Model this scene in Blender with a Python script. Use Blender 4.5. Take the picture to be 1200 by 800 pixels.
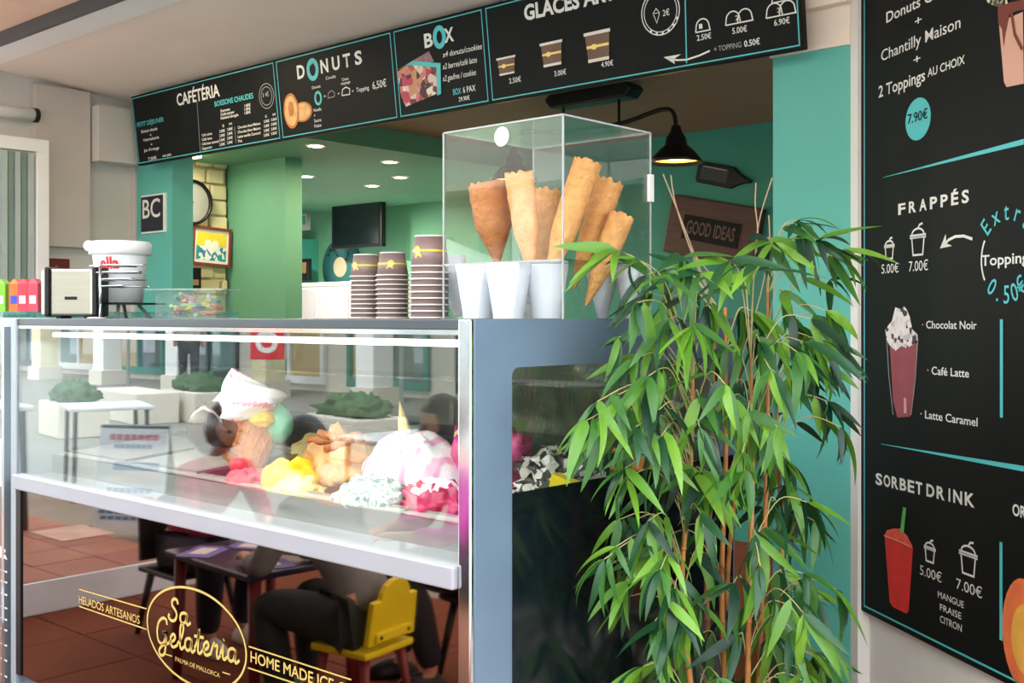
import bpy, bmesh, math, random
from mathutils import Vector, Matrix
for o in list(bpy.data.objects): bpy.data.objects.remove(o)
SC = bpy.context.scene; COL = SC.collection
R = math.radians
# ---------------------------------------------------------------- camera
F = 1302.0; HZ = 372.0; EYE = Vector((1.528, -1.584, 1.40)); YAW = math.atan2(.668, .744)
cam = bpy.data.cameras.new('camera'); cam.sensor_width = 36; cam.lens = F/1200*36
cam.shift_y = -(400-HZ)/1200; cam.clip_start = .05; cam.clip_end = 200
co = bpy.data.objects.new('camera', cam); COL.objects.link(co)
co.location = EYE; co.rotation_euler = (R(90), 0, YAW); SC.camera = co
# ---------------------------------------------------------------- world, sun, exposure
SC.view_settings.view_transform = 'Standard'; SC.view_settings.look = 'None'
SC.view_settings.gamma = 1; SC.view_settings.exposure = 0.55; SC.view_settings.use_curve_mapping = False
W = bpy.data.worlds.new('world'); SC.world = W; W.use_nodes = True
bg = W.node_tree.nodes['Background']; bg.inputs[0].default_value = (.84, .93, 1, 1); bg.inputs[1].default_value = 4.1
sl = bpy.data.lights.new('sun', 'SUN'); sl.energy = 2.2; sl.angle = R(3); sl.color = (1, .95, .86)
so = bpy.data.objects.new('sun', sl); COL.objects.link(so); so.location = (3, 6, 12)
so.rotation_euler = Vector((.25, .62, 1)).to_track_quat('Z', 'Y').to_euler()
try: SC.cycles.max_bounces = 10; SC.cycles.transparent_max_bounces = 24
except Exception: pass

# ---------------------------------------------------------------- helpers
def ray(px, py):
    a = (px-600)/F; b = (HZ-py)/F
    return Vector((.744*a-.668, .668*a+.744, b))
def P(px, py, d): return EYE + ray(px, py)*d
def on(axis, val, px, py):
    r = ray(px, py); return EYE + r*((val-EYE[axis])/r[axis])
def lin(c):
    return tuple(((v/255)/12.92 if v/255 <= .04045 else ((v/255+.055)/1.055)**2.4) for v in c)+(1,)
def mat(name, rgb, rough=.6, metal=0, var=.06, vscale=6, bump=0, bscale=40, emit=None, es=0, spec=.5, coat=0, sss=0, trans=0, stretch=None):
    m = bpy.data.materials.new(name); m.use_nodes = True; n = m.node_tree.nodes; l = m.node_tree.links
    b = n['Principled BSDF']; b.inputs['Roughness'].default_value = rough; b.inputs['Metallic'].default_value = metal
    b.inputs['Specular IOR Level'].default_value = spec; b.inputs['Coat Weight'].default_value = coat
    b.inputs['Subsurface Weight'].default_value = sss; b.inputs['Subsurface Radius'].default_value = (.02, .015, .01)
    b.inputs['Transmission Weight'].default_value = trans
    c = lin(rgb); tc = n.new('ShaderNodeTexCoord'); mp = n.new('ShaderNodeMapping')
    l.new(tc.outputs['Object'], mp.inputs[0])
    if stretch: mp.inputs['Scale'].default_value = stretch
    t = n.new('ShaderNodeTexNoise'); t.inputs['Scale'].default_value = vscale; t.inputs['Detail'].default_value = 5
    l.new(mp.outputs[0], t.inputs['Vector'])
    rp = n.new('ShaderNodeValToRGB'); rp.color_ramp.elements[0].position = .3; rp.color_ramp.elements[1].position = .7
    rp.color_ramp.elements[0].color = tuple(v*(1-var) for v in c[:3])+(1,)
    rp.color_ramp.elements[1].color = tuple(min(1, v*(1+var)) for v in c[:3])+(1,)
    l.new(t.outputs['Fac'], rp.inputs[0]); l.new(rp.outputs[0], b.inputs['Base Color'])
    if bump:
        t2 = n.new('ShaderNodeTexNoise'); t2.inputs['Scale'].default_value = bscale; t2.inputs['Detail'].default_value = 4
        l.new(mp.outputs[0], t2.inputs['Vector'])
        bp = n.new('ShaderNodeBump'); bp.inputs['Strength'].default_value = bump; bp.inputs['Distance'].default_value = .01
        l.new(t2.outputs['Fac'], bp.inputs['Height']); l.new(bp.outputs[0], b.inputs['Normal'])
    if emit:
        b.inputs['Emission Color'].default_value = lin(emit); b.inputs['Emission Strength'].default_value = es
    return m
def speck(name, cols, scale, rough=.5, bump=0):
    """mottled material: voronoi cells picking from a list of colours"""
    m = bpy.data.materials.new(name); m.use_nodes = True; n = m.node_tree.nodes; l = m.node_tree.links
    b = n['Principled BSDF']; b.inputs['Roughness'].default_value = rough
    tc = n.new('ShaderNodeTexCoord'); v = n.new('ShaderNodeTexVoronoi'); v.inputs['Scale'].default_value = scale
    l.new(tc.outputs['Object'], v.inputs['Vector'])
    rp = n.new('ShaderNodeValToRGB'); rp.color_ramp.interpolation = 'CONSTANT'
    sp = n.new('ShaderNodeSeparateColor'); l.new(v.outputs['Color'], sp.inputs[0]); l.new(sp.outputs[0], rp.inputs[0])
    e = rp.color_ramp.elements
    while len(e) < len(cols): e.new(.5)
    for i, c in enumerate(cols): e[i].position = i/len(cols); e[i].color = lin(c)
    l.new(rp.outputs[0], b.inputs['Base Color'])
    if bump:
        bp = n.new('ShaderNodeBump'); bp.inputs['Strength'].default_value = bump; bp.inputs['Distance'].default_value = .005
        l.new(v.outputs['Distance'], bp.inputs['Height']); l.new(bp.outputs[0], b.inputs['Normal'])
    return m
def clear(name, tint=(1, 1, 1), refl=.1, rough=0, body=None, bodyamt=0):
    """sheet of clear pane: sees through, with a fresnel-like mirror on top"""
    m = bpy.data.materials.new(name); m.use_nodes = True; n = m.node_tree.nodes; l = m.node_tree.links
    n.remove(n['Principled BSDF']); out = n['Material Output']
    tr = n.new('ShaderNodeBsdfTransparent'); tr.inputs[0].default_value = tint+(1,)
    gl = n.new('ShaderNodeBsdfGlossy'); gl.inputs['Roughness'].default_value = rough
    fr = n.new('ShaderNodeLayerWeight'); fr.inputs[0].default_value = .5
    pw = n.new('ShaderNodeMath'); pw.operation = 'POWER'; pw.inputs[1].default_value = 4; l.new(fr.outputs['Facing'], pw.inputs[0])
    ma = n.new('ShaderNodeMath'); ma.operation = 'ADD'; ma.use_clamp = True; ma.inputs[1].default_value = refl
    l.new(pw.outputs[0], ma.inputs[0])
    mx = n.new('ShaderNodeMixShader'); l.new(ma.outputs[0], mx.inputs[0]); l.new(gl.outputs[0], mx.inputs[2])
    if body:
        df = n.new('ShaderNodeBsdfDiffuse'); df.inputs[0].default_value = lin(body)
        m2 = n.new('ShaderNodeMixShader'); m2.inputs[0].default_value = bodyamt
        l.new(tr.outputs[0], m2.inputs[1]); l.new(df.outputs[0], m2.inputs[2]); l.new(m2.outputs[0], mx.inputs[1])
    else: l.new(tr.outputs[0], mx.inputs[1])
    l.new(mx.outputs[0], out.inputs[0]); return m

class B:
    def __init__(s): s.v = []; s.f = []
    def add(s, vs, fs):
        k = len(s.v); s.v += [tuple(v) for v in vs]; s.f += [tuple(i+k for i in f) for f in fs]; return s
    def box(s, a, b, M=None):
        x0, y0, z0 = a; x1, y1, z1 = b
        vs = [Vector(p) for p in ((x0,y0,z0),(x1,y0,z0),(x1,y1,z0),(x0,y1,z0),(x0,y0,z1),(x1,y0,z1),(x1,y1,z1),(x0,y1,z1))]
        if M: vs = [M@v for v in vs]
        return s.add(vs, ((0,3,2,1),(4,5,6,7),(0,1,5,4),(1,2,6,5),(2,3,7,6),(3,0,4,7)))
    def tube(s, pts, r, n=8, cap=True):
        pts = [Vector(p) for p in pts]; rs = r if isinstance(r, (list, tuple)) else [r]*len(pts)
        vs = []; up = None
        for i, p in enumerate(pts):
            t = (pts[min(i+1, len(pts)-1)]-pts[max(i-1, 0)]).normalized()
            if up is None: up = t.orthogonal().normalized()
            up = (up-t*up.dot(t))
            up = up.normalized() if up.length > 1e-6 else t.orthogonal().normalized()
            w = t.cross(up)
            for k in range(n):
                a = 2*math.pi*k/n; vs.append(p+(up*math.cos(a)+w*math.sin(a))*rs[i])
        fs = [(i*n+k, i*n+(k+1)%n, (i+1)*n+(k+1)%n, (i+1)*n+k) for i in range(len(pts)-1) for k in range(n)]
        if cap: fs += [tuple(reversed(range(n))), tuple(range((len(pts)-1)*n, len(pts)*n))]
        return s.add(vs, fs)
    def lathe(s, prof, n=24, M=None, fn=None):
        """profile [(r,z)...] about z"""
        vs = []
        for j, (r, z) in enumerate(prof):
            for k in range(n):
                a = 2*math.pi*k/n; rr = r*(fn(a, z) if fn else 1)
                v = Vector((rr*math.cos(a), rr*math.sin(a), z)); vs.append(M@v if M else v)
        fs = [(j*n+k, j*n+(k+1)%n, (j+1)*n+(k+1)%n, (j+1)*n+k) for j in range(len(prof)-1) for k in range(n)]
        if prof[0][0] > 1e-5: fs.append(tuple(reversed(range(n))))
        if prof[-1][0] > 1e-5: fs.append(tuple(range((len(prof)-1)*n, len(prof)*n)))
        return s.add(vs, fs)
    def open_lathe(s, prof, n=24, M=None):
        vs = []
        for r, z in prof:
            for k in range(n):
                a = 2*math.pi*k/n; v = Vector((r*math.cos(a), r*math.sin(a), z)); vs.append(M@v if M else v)
        return s.add(vs, [(j*n+k, j*n+(k+1)%n, (j+1)*n+(k+1)%n, (j+1)*n+k) for j in range(len(prof)-1) for k in range(n)])
    def prism(s, poly, y0, y1, M=None):
        """poly in (x,z), extruded along y"""
        n = len(poly); vs = [Vector((x, y0, z)) for x, z in poly]+[Vector((x, y1, z)) for x, z in poly]
        if M: vs = [M@v for v in vs]
        return s.add(vs, [tuple(range(n)), tuple(reversed(range(n, 2*n)))]+[(i, i+n, (i+1)%n+n, (i+1)%n) for i in range(n)])
    def blob(s, c, r, seed=0, amp=.15, freq=3, n=20, m=12, flat=None):
        """lumpy ellipsoid"""
        from mathutils import noise
        rx, ry, rz = r; vs = []; off = Vector((seed*7.3, seed*3.1, seed*1.7))
        for j in range(m+1):
            th = math.pi*j/m
            for k in range(n):
                a = 2*math.pi*k/n; d = Vector((math.sin(th)*math.cos(a), math.sin(th)*math.sin(a), math.cos(th)))
                q = 1+amp*(noise.fractal(d*freq+off, 1, 2, 3)); z = d.z*rz*q
                if flat is not None and z < flat: z = flat
                vs.append((c[0]+d.x*rx*q, c[1]+d.y*ry*q, c[2]+z))
        return s.add(vs, [(j*n+k, (j+1)*n+k, (j+1)*n+(k+1)%n, j*n+(k+1)%n) for j in range(m) for k in range(n)])
    def build(s, name, m, parent=None, smooth=False, bevel=0, mw=None):
        me = bpy.data.meshes.new(name); me.from_pydata(s.v, [], s.f); me.update()
        bm = bmesh.new(); bm.from_mesh(me); bmesh.ops.remove_doubles(bm, verts=bm.verts, dist=1e-6)
        bmesh.ops.recalc_face_normals(bm, faces=bm.faces); bm.to_mesh(me); bm.free()
        if m: me.materials.append(m)
        if smooth: me.polygons.foreach_set('use_smooth', [True]*len(me.polygons))
        return link(name, me, parent, bevel, mw)
def link(name, me, parent=None, bevel=0, mw=None):
    o = bpy.data.objects.new(name, me); COL.objects.link(o)
    if parent: o.parent = parent
    if mw is not None: o.matrix_local = mw
    if bevel:
        b = o.modifiers.new('bevel', 'BEVEL'); b.width = bevel; b.segments = 2; b.limit_method = 'ANGLE'
    return o
def tag(o, label, cat, group=None, kind=None):
    if label: o['label'] = label
    if cat: o['category'] = cat
    if group: o['group'] = group
    if kind: o['kind'] = kind
    return o
def thing(name, label, cat, loc=(0, 0, 0), rz=0, group=None):
    o = bpy.data.objects.new(name, None); COL.objects.link(o); o.location = loc; o.rotation_euler = (0, 0, rz)
    o.empty_display_size = .05
    return tag(o, label, cat, group)
def struct(o): o['kind'] = 'structure'; return o
def kids(o): return [c for c in bpy.data.objects if c.parent == o]
def dup(o, loc, rz=None, label=None, parent=None):
    c = o.copy(); COL.objects.link(c)
    if parent is None:
        c.location = loc
        if rz is not None: c.rotation_euler = (0, 0, rz)
        if label: c['label'] = label
    else: c.parent = parent
    for k in kids(o): dup(k, None, parent=c)
    return c
def wall(name, a, b, m): return struct(B().box(a, b).build(name, m))
def cr(pts, n=6):
    """catmull-rom smoothing"""
    pts = [Vector(p) for p in pts]; out = []
    for i in range(len(pts)-1):
        p0 = pts[max(i-1, 0)]; p1 = pts[i]; p2 = pts[i+1]; p3 = pts[min(i+2, len(pts)-1)]
        for k in range(n):
            t = k/n; out.append(.5*((2*p1)+(p2-p0)*t+(2*p0-5*p1+4*p2-p3)*t*t+(3*p1-p0-3*p2+p3)*t**3))
    return out+[pts[-1]]

# ---------------------------------------------------------------- flat print on real boards
class Board:
    """a flat plane in the place: origin O, s = to the viewer's right, w = up, own root object"""
    def __init__(s, O, sdir, wdir, root):
        s.O = Vector(O); s.s = Vector(sdir).normalized(); s.w = Vector(wdir).normalized(); s.y = s.w.cross(s.s)
        s.root = root; s.lift = .0012
        s.M = Matrix((( s.s.x, s.y.x, s.w.x, s.O.x), (s.s.y, s.y.y, s.w.y, s.O.y), (s.s.z, s.y.z, s.w.z, s.O.z), (0, 0, 0, 1)))
    def q(s, px, py):
        r = ray(px, py); t = (s.O-EYE).dot(s.y)/r.dot(s.y); h = EYE+r*t-s.O
        return h.dot(s.s), h.dot(s.w)
    def fill(s, pts, m, name='print', lift=1, local=False):
        q = pts if local else [s.q(*p) for p in pts]
        b = B().prism(q, -s.lift*lift, -s.lift*lift+.0008)
        return b.build(name, m, s.root)
    def stroke(s, pts, w, m, name='border_line', closed=False, lift=1, local=False):
        """w in metres"""
        q = [Vector(p[:2]) for p in (pts if local else [s.q(*p) for p in pts])]; q = [p for i, p in enumerate(q) if i == 0 or (p-q[i-1]).length > 1e-5]; n = len(q); vs = []
        for i in range(n):
            p0 = q[i-1] if (i or closed) else q[i]; p2 = q[(i+1) % n] if (i < n-1 or closed) else q[i]
            d1 = (q[i]-p0); d2 = (p2-q[i]); d1 = d1.normalized() if d1.length > 1e-7 else d2.normalized(); d2 = d2.normalized() if d2.length > 1e-7 else d1
            n1 = Vector((-d1.y, d1.x)); n2 = Vector((-d2.y, d2.x)); m_ = (n1+n2); m_ = m_.normalized() if m_.length > .3 else n2
            nn = m_*(w/2/max(.5, m_.dot(n2)))
            vs += [(q[i].x-nn.x, -s.lift*lift, q[i].y-nn.y), (q[i].x+nn.x, -s.lift*lift, q[i].y+nn.y)]
        me = bpy.data.meshes.new(name); me.from_pydata(vs, [], [(2*i, 2*((i+1) % n), 2*((i+1) % n)+1, 2*i+1) for i in range(n if closed else n-1)]); me.materials.append(m)
        return link(name, me, s.root)
    def ell(s, cx, cy, rx, ry, n=28, a0=0, a1=360):
        """ellipse given by pixel centre and metre radii"""
        c = s.q(cx, cy)
        return [(c[0]+rx*math.cos(R(a0+(a1-a0)*k/n)), c[1]+ry*math.sin(R(a0+(a1-a0)*k/n))) for k in range(n+1 if a1-a0 < 360 else n)]
    def text(s, st, px0, py0, px1, hpx, m, bold=.0, name='lettering', lift=1, shear=0, rot=0):
        a0, b0 = s.q(px0, py0); a1, _ = s.q(px1, py0 if abs(px1-px0) < 1 else py0); _, b1 = s.q(px0, py0-hpx)
        me = glyphs(st, bold, shear); xs = [v.co.x for v in me.vertices]
        if not xs: return
        x0, x1 = min(xs), max(xs); kx = (a1-a0)/(x1-x0); kz = (b1-b0)/CAP
        if st == 'I': kx = kz; a0 = a0+(a1-a0)*.35
        for v in me.vertices:
            v.co = Vector(((v.co.x-x0)*kx, 0, v.co.y*kz))
        me.materials.append(m)
        o = link(name, me, s.root); o.location = (a0, -s.lift*lift, b0)
        if rot: o.rotation_euler = (0, rot, 0)
        return o
def glyphs(st, bold=0, shear=0):
    cu = bpy.data.curves.new('lettering', 'FONT'); cu.body = st; cu.resolution_u = 3; cu.offset = bold; cu.shear = shear
    o = bpy.data.objects.new('lettering', cu); COL.objects.link(o)
    dg = bpy.context.evaluated_depsgraph_get(); me = bpy.data.meshes.new_from_object(o.evaluated_get(dg))
    bpy.data.objects.remove(o); bpy.data.curves.remove(cu); me.name = 'lettering'; me.materials.clear(); return me
_m = glyphs('H'); CAP = max(v.co.y for v in _m.vertices)

# ---------------------------------------------------------------- materials
M = dict(
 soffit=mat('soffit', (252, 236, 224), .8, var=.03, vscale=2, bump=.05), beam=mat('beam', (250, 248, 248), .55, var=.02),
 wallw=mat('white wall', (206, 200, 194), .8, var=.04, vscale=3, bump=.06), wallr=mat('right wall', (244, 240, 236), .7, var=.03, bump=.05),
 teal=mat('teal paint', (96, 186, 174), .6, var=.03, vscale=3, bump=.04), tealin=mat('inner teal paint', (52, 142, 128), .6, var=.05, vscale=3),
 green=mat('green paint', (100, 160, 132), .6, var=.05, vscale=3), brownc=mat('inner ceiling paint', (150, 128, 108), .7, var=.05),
 black=mat('board black', (9, 13, 14), .55, var=.1, spec=.18), txt=mat('white print', (236, 236, 232), .5, var=.02), cyan=mat('turquoise print', (84, 202, 208), .5, var=.02),
 grey=mat('grey print', (150, 156, 156), .5), dark=mat('black metal', (20, 20, 22), .4, .3), slate=mat('slate lacquer', (108, 126, 146), .32, .25, var=.04, coat=.4),
 chrome=mat('chrome', (225, 226, 230), .12, 1, var=.03), steel=mat('steel', (190, 188, 182), .28, 1, var=.05, stretch=(1, 1, 20)),
 white=mat('white plastic', (240, 240, 238), .4, var=.02), rail=mat('white rail', (152, 150, 157), .35, var=.02, coat=.3),
 ggrey=mat('light grey lacquer', (150, 158, 164), .35, .2), dgrey=mat('dark grey lacquer', (70, 76, 82), .35, .3),
 blackg=mat('black gloss', (13, 20, 24), .12, 0, var=.15, spec=.5), gold=mat('gold leaf', (232, 196, 112), .35, .35, var=.05),
 red=mat('red plastic', (222, 40, 52), .4), stone=mat('cream painted stone', (226, 216, 176), .8, var=.1, bump=.3, bscale=14),
 terra=mat('terracotta', (150, 92, 68), .55, var=.16, vscale=5, bump=.1), terrad=mat('dark terracotta', (112, 62, 42), .85, var=.12, vscale=3, spec=.15),
 riser=mat('pale step paint', (226, 238, 250), .6, var=.06), asphalt=mat('grey paving', (140, 138, 130), .85, var=.1, vscale=2, bump=.1),
 cream=mat('cream render', (224, 216, 200), .8, var=.05), tglass=clear('shop window glass', (.7, .85, .85), .2, body=(120, 170, 170), bodyamt=.6),
 skin=mat('skin', (206, 150, 122), .5, var=.05, sss=.1), hair=mat('black hair', (22, 18, 18), .35, var=.3, vscale=60, stretch=(8, 8, 1)),
 yellow=mat('yellow lacquer', (226, 206, 30), .35), redw=mat('red stained wood', (120, 34, 34), .45, var=.12), wafer=mat('waffle', (226, 164, 96), .6, var=.18, vscale=40, bump=.5, bscale=120),
 waferd=mat('toasted waffle', (196, 122, 62), .6, var=.2, vscale=40, bump=.6, bscale=120), paper=mat('white paper', (232, 236, 244), .7, var=.02),
 cupb=mat('brown cup paper', (142, 118, 112), .5, var=.04), cuprim=mat('cup rim paper', (236, 226, 220), .5), lampin=mat('lit shade lining', (250, 190, 90), .5, emit=(255, 190, 90), es=1.4),
 bulb=mat('lit spot', (255, 240, 210), .5, emit=(255, 226, 180), es=14), tubel=mat('lit tube', (255, 255, 250), .4, emit=(255, 252, 246), es=2.2),
 glass=clear('front pane', (.97, .99, .98), .125), acry=clear('acrylic', (.98, .98, .98), .035), acryedge=mat('acrylic edge', (190, 194, 192), .25, var=.02, trans=.3),
 smoke=mat('mirror front panel', (142, 120, 108), .03, 1, var=.02),
)

# ================================================================ SETTING
CE = 2.76
struct(B().add([(x, y, z) for x in (-9, 3) for y, z in ((.97, CE), (1.95, 2.675), (1.95, CE+.2), (.97, CE+.2))], [(0,1,2,3),(7,6,5,4),(0,4,5,1),(1,5,6,2),(2,6,7,3),(3,7,4,0)]).build('ceiling', M['soffit']))
struct(B().box((-9, .76, CE-.03), (3, .97, CE+.12)).build('trim_1', M['beam'], bevel=.008))
struct(B().box((-9, .74, CE-.05), (3, .765, CE+.02)).build('trim_2', M['dgrey']))
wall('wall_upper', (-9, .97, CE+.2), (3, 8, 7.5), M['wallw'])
aw = mat('salmon canvas', (236, 196, 170), .8, var=.04)
awn = thing('awning', 'salmon canvas awning stretched out from the white beam over the terrace', 'awning', (0, .74, CE+.03))
B().box((-6, -1.3, -.02), (2.6, 0, 0), Matrix.Rotation(R(-3), 4, 'X')).build('canopy', aw, awn)
B().tube([(-6, -1.3, .06), (2.6, -1.3, .06)], .03).build('front_bar', M['beam'], awn, True)
# facade: header, pillars
wall('wall_header', (-4.2, 1.8, 2.42), (-.06, 1.95, 2.70), M['soffit'])
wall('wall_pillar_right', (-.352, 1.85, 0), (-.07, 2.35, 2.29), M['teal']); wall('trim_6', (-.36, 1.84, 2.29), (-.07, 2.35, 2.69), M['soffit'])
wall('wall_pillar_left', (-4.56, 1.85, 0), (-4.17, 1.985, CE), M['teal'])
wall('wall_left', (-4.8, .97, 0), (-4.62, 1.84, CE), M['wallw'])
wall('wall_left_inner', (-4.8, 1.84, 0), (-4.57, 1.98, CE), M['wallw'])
wall('trim_3', (-4.62, 1.57, 2.30), (-4.48, 1.845, 2.62), M['wallw'])
wall('floor', (-9, -.3, -.2), (3, 8, 0), M['terrad'])
# inside
wall('wall_stone', (-5.5, 1.96, 0), (-5.23, 2.91, 2.9), M['stone'])
ws = bpy.data.objects['wall_stone']; random.seed(4)
for r_ in range(16):
    z = .9+r_*.11; y = 1.96-random.random()*.15
    while y < 2.9:
        w = random.uniform(.14, .26); y0 = max(y, 1.97); y1 = min(y+w-.012, 2.9)
        if y1-y0 > .03:
            d = random.uniform(.02, .045)
            B().box((-5.23, y0, z+.006), (-5.23+d, y1, z+.104)).build('stone', M['stone'], ws, bevel=.012)
        y += w
wall('wall_partition', (-5.5, 2.92, 0), (-4.55, 3.06, 2.9), M['green'])
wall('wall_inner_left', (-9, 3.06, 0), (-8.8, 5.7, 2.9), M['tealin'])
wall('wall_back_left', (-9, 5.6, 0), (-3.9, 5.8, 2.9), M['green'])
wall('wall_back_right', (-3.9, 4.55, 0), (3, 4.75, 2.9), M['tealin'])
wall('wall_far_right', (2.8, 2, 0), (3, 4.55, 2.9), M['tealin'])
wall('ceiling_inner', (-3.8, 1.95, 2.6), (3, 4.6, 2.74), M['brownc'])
wall('ceiling_drop', (-9, 1.96, 2.47), (-3.8, 5.7, 2.74), M['green'])
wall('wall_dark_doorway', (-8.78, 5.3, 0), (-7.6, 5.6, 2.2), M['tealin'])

# recessed spots
def spot(p, label, group, r=.045, lamp=6, warm=(1, .78, .5)):
    t = thing('recessed_spotlight', label, 'spotlight', p, group=group)
    B().lathe([(r*1.35, 0), (r*1.35, -.006), (r, -.008), (r, 0)], 20).build('trim_ring', M['white'], t)
    B().lathe([(r*.9, -.003), (r*.85, -.0095), (0, -.011)], 20).build('lens', M['bulb'], t)
    l = bpy.data.lights.new('spot', 'AREA'); l.shape = 'DISK'; l.size = .09; l.energy = lamp; l.color = warm
    lo = bpy.data.objects.new('lamp', l); COL.objects.link(lo); lo.parent = t; lo.location = (0, 0, -.03)
spot(on(2, CE, 180, 38), 'lit recessed spotlight in the cream soffit left of the overhead menu', None, .055, 5)
for i, (px, py, w_) in enumerate([(370, 170, 'nearest the green partition'), (457, 189, 'furthest right in the green ceiling'), (359, 206, 'lowest left, above the dark passage'), (436, 217, 'just above the black screen'), (469, 207, 'behind the one furthest right')]):
    spot(on(2, 2.47, px, py), 'small lit spotlight in the green inner ceiling, '+w_, 'spots in the green inner ceiling', .05, 9)
for (x, y, z, e, c) in ((-4.9, 2.4, 2.4, 5, (1, .9, .7)), (-6.3, 4.2, 2.3, 75, (1, .92, .75))):  # round fill lights added to brighten the inner room, no real fittings
    t = thing('room_fill_light', 'added round fill light under the green ceiling, '+('deep in the back room' if y > 3 else 'nearest the stone wall'), 'fill light', (x, y, 2.47))
    B().lathe([(.09, 0), (.09, -.02), (0, -.03)], 20).build('glow_disc', M['bulb'], t, True)
    l = bpy.data.lights.new('room', 'AREA'); l.shape = 'DISK'; l.size = .2; l.energy = e; l.color = c
    lo = bpy.data.objects.new('lamp', l); COL.objects.link(lo); lo.parent = t; lo.location = (0, 0, -.05)

# left wall pieces
tag(B().box((-4.62, 1.235, 1.80), (-4.56, 1.56, 2.70)).build('wall_panel', mat('beige panel', (200, 190, 182), .7, var=.03), bevel=.004), 'tall beige flat panel hung on the white left wall under the soffit', 'panel')
ps = thing('poster', 'small dark red poster with a pale figure low on the left wall', 'poster', (-4.62, 1.2, 1.60))
B().box((0, 0, 0), (.008, .26, .135)).build('sheet', mat('dark red print', (104, 34, 38), .5), ps)
B().blob((.009, .09, .06), (.002, .04, .045), 3, .3).build('pale_figure', mat('pale print', (200, 180, 170)), ps)
B().blob((.009, .18, .06), (.002, .02, .03), 5, .5).build('pale_mark', mat('rose print', (150, 90, 90)), ps)
sh = thing('folding_glass_shutter', 'white framed stack of folded greenish glass panels at the left wall', 'shutter', (-4.42, .98, 0))
B().box((-.05, -.35, 2.30), (0, .27, 2.37)).box((-.05, .2, 0), (0, .27, 2.3)).build('frame', M['white'], sh, bevel=.004)
gm = mat('green grey glass edge', (126, 150, 140), .3, var=.05); gl2 = mat('pale glass edge', (178, 190, 184), .3)
for i in range(9): B().box((-.04, .185-.035*i-.028, .03), (-.015 if i % 2 else -.006, .185-.035*i, 2.29)).build('glass_leaf', gm if i % 2 else gl2, sh)
bl = thing('blind_roller', 'dark tipped white roller casing under the beam at far left', 'blind', (-4.5, 1.0, 2.42))
B().tube([(-.05, -.3, .1), (-.05, .22, .1)], .035, 12).build('casing', M['white'], bl, True); B().tube([(-.05, .22, .1), (-.05, .245, .1)], .04, 12).build('end_cap', M['dark'], bl, True)
# BC sign
bc = thing('door_sign', 'dark square sign reading BC on the left teal pillar', 'sign', (0, 0, 0))
bb = Board((-4.5, 1.838, 0), (1, 0, 0), (0, 0, 1), bc); bc.matrix_world = bb.M
(x0, z0), (x1, z1) = bb.q(166, 272), bb.q(191, 228)
B().box((x0-.005, 0, z0-.01), (x1+.02, .012, z1+.01)).build('backing', M['white'], bc); B().box((x0, -.004, z0), (x1, 0, z1)).build('face', mat('navy face', (28, 34, 50), .4), bc)
bb.lift = .0055; bb.text('BC', 168, 256, 188.5, 21, M['txt'], .01); bb.text('· · · ·', 173, 267, 184, 3, M['grey'])
# clock on the stone wall
ck = thing('wall_clock', 'round black rimmed clock on the cream stone wall', 'clock', tuple(on(0, -5.17, 223, 237))); ck.scale = (1, .7, .7)
Mx = Matrix.Rotation(R(90), 4, 'Y')
B().open_lathe([(.20, 0), (.22, 0), (.22, .035), (.195, .035), (.195, .01)], 36, Mx).build('rim', M['dark'], ck, True)
B().lathe([(.196, 0), (.196, .012)], 36, Mx).build('face', mat('clock face grey', (150, 152, 148), .5), ck)
B().box((.014, -.008, -.02), (.018, .008, .13)).build('minute_hand', M['dark'], ck); B().box((.014, -.08, -.008), (.018, .02, .008)).build('hour_hand', M['dark'], ck)
# framed picture
pc = thing('framed_picture', 'tilted wood framed painting of a white heart on yellow and teal', 'picture', tuple(on(0, -5.165, 247, 289)))
pc.rotation_euler = (R(-3), 0, 0); pc.scale = (1, .76, 1); ox = 0
B().box((0, -.2, -.135), (.02, .2, -.115)).box((0, -.2, .115), (.02, .2, .135)).box((0, -.2, -.115), (.02, -.18, .115)).box((0, .18, -.115), (.02, .2, .115)).build('frame', mat('red brown frame', (120, 52, 40), .5), pc)
B().box((0, -.18, -.115), (.008, .18, .115)).build('mat_board', M['white'], pc)
B().box((.008, -.155, -.0), (.010, .155, .095)).build('sky_print', mat('yellow print', (236, 212, 60)), pc); B().box((.008, -.155, -.095), (.010, .155, 0)).build('wave_print', speck('teal waves', [(40, 150, 160), (230, 240, 240), (60, 120, 170)], 30), pc)
hp = [(.075*math.sin(t)**3*1.0, .06*(13*math.cos(t)-5*math.cos(2*t)-2*math.cos(3*t)-math.cos(4*t))/16) for t in [2*math.pi*k/30 for k in range(30)]]
B().prism(hp, 0, .003, Matrix.Translation((.0135, 0, 0))@Matrix.Rotation(R(90), 4, 'Z')).build('heart_print', M['white'], pc)
pn = thing('notice', 'small dark notice pinned under the heart painting', 'notice', tuple(on(0, -5.18, 229, 324)))
B().box((0, -.07, -.09), (.008, .04, .06)).build('sheet', M['dark'], pn); B().box((.008, -.03, -.06), (.010, .02, -.02)).build('photo', mat('tan photo', (150, 120, 80)), pn)
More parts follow.
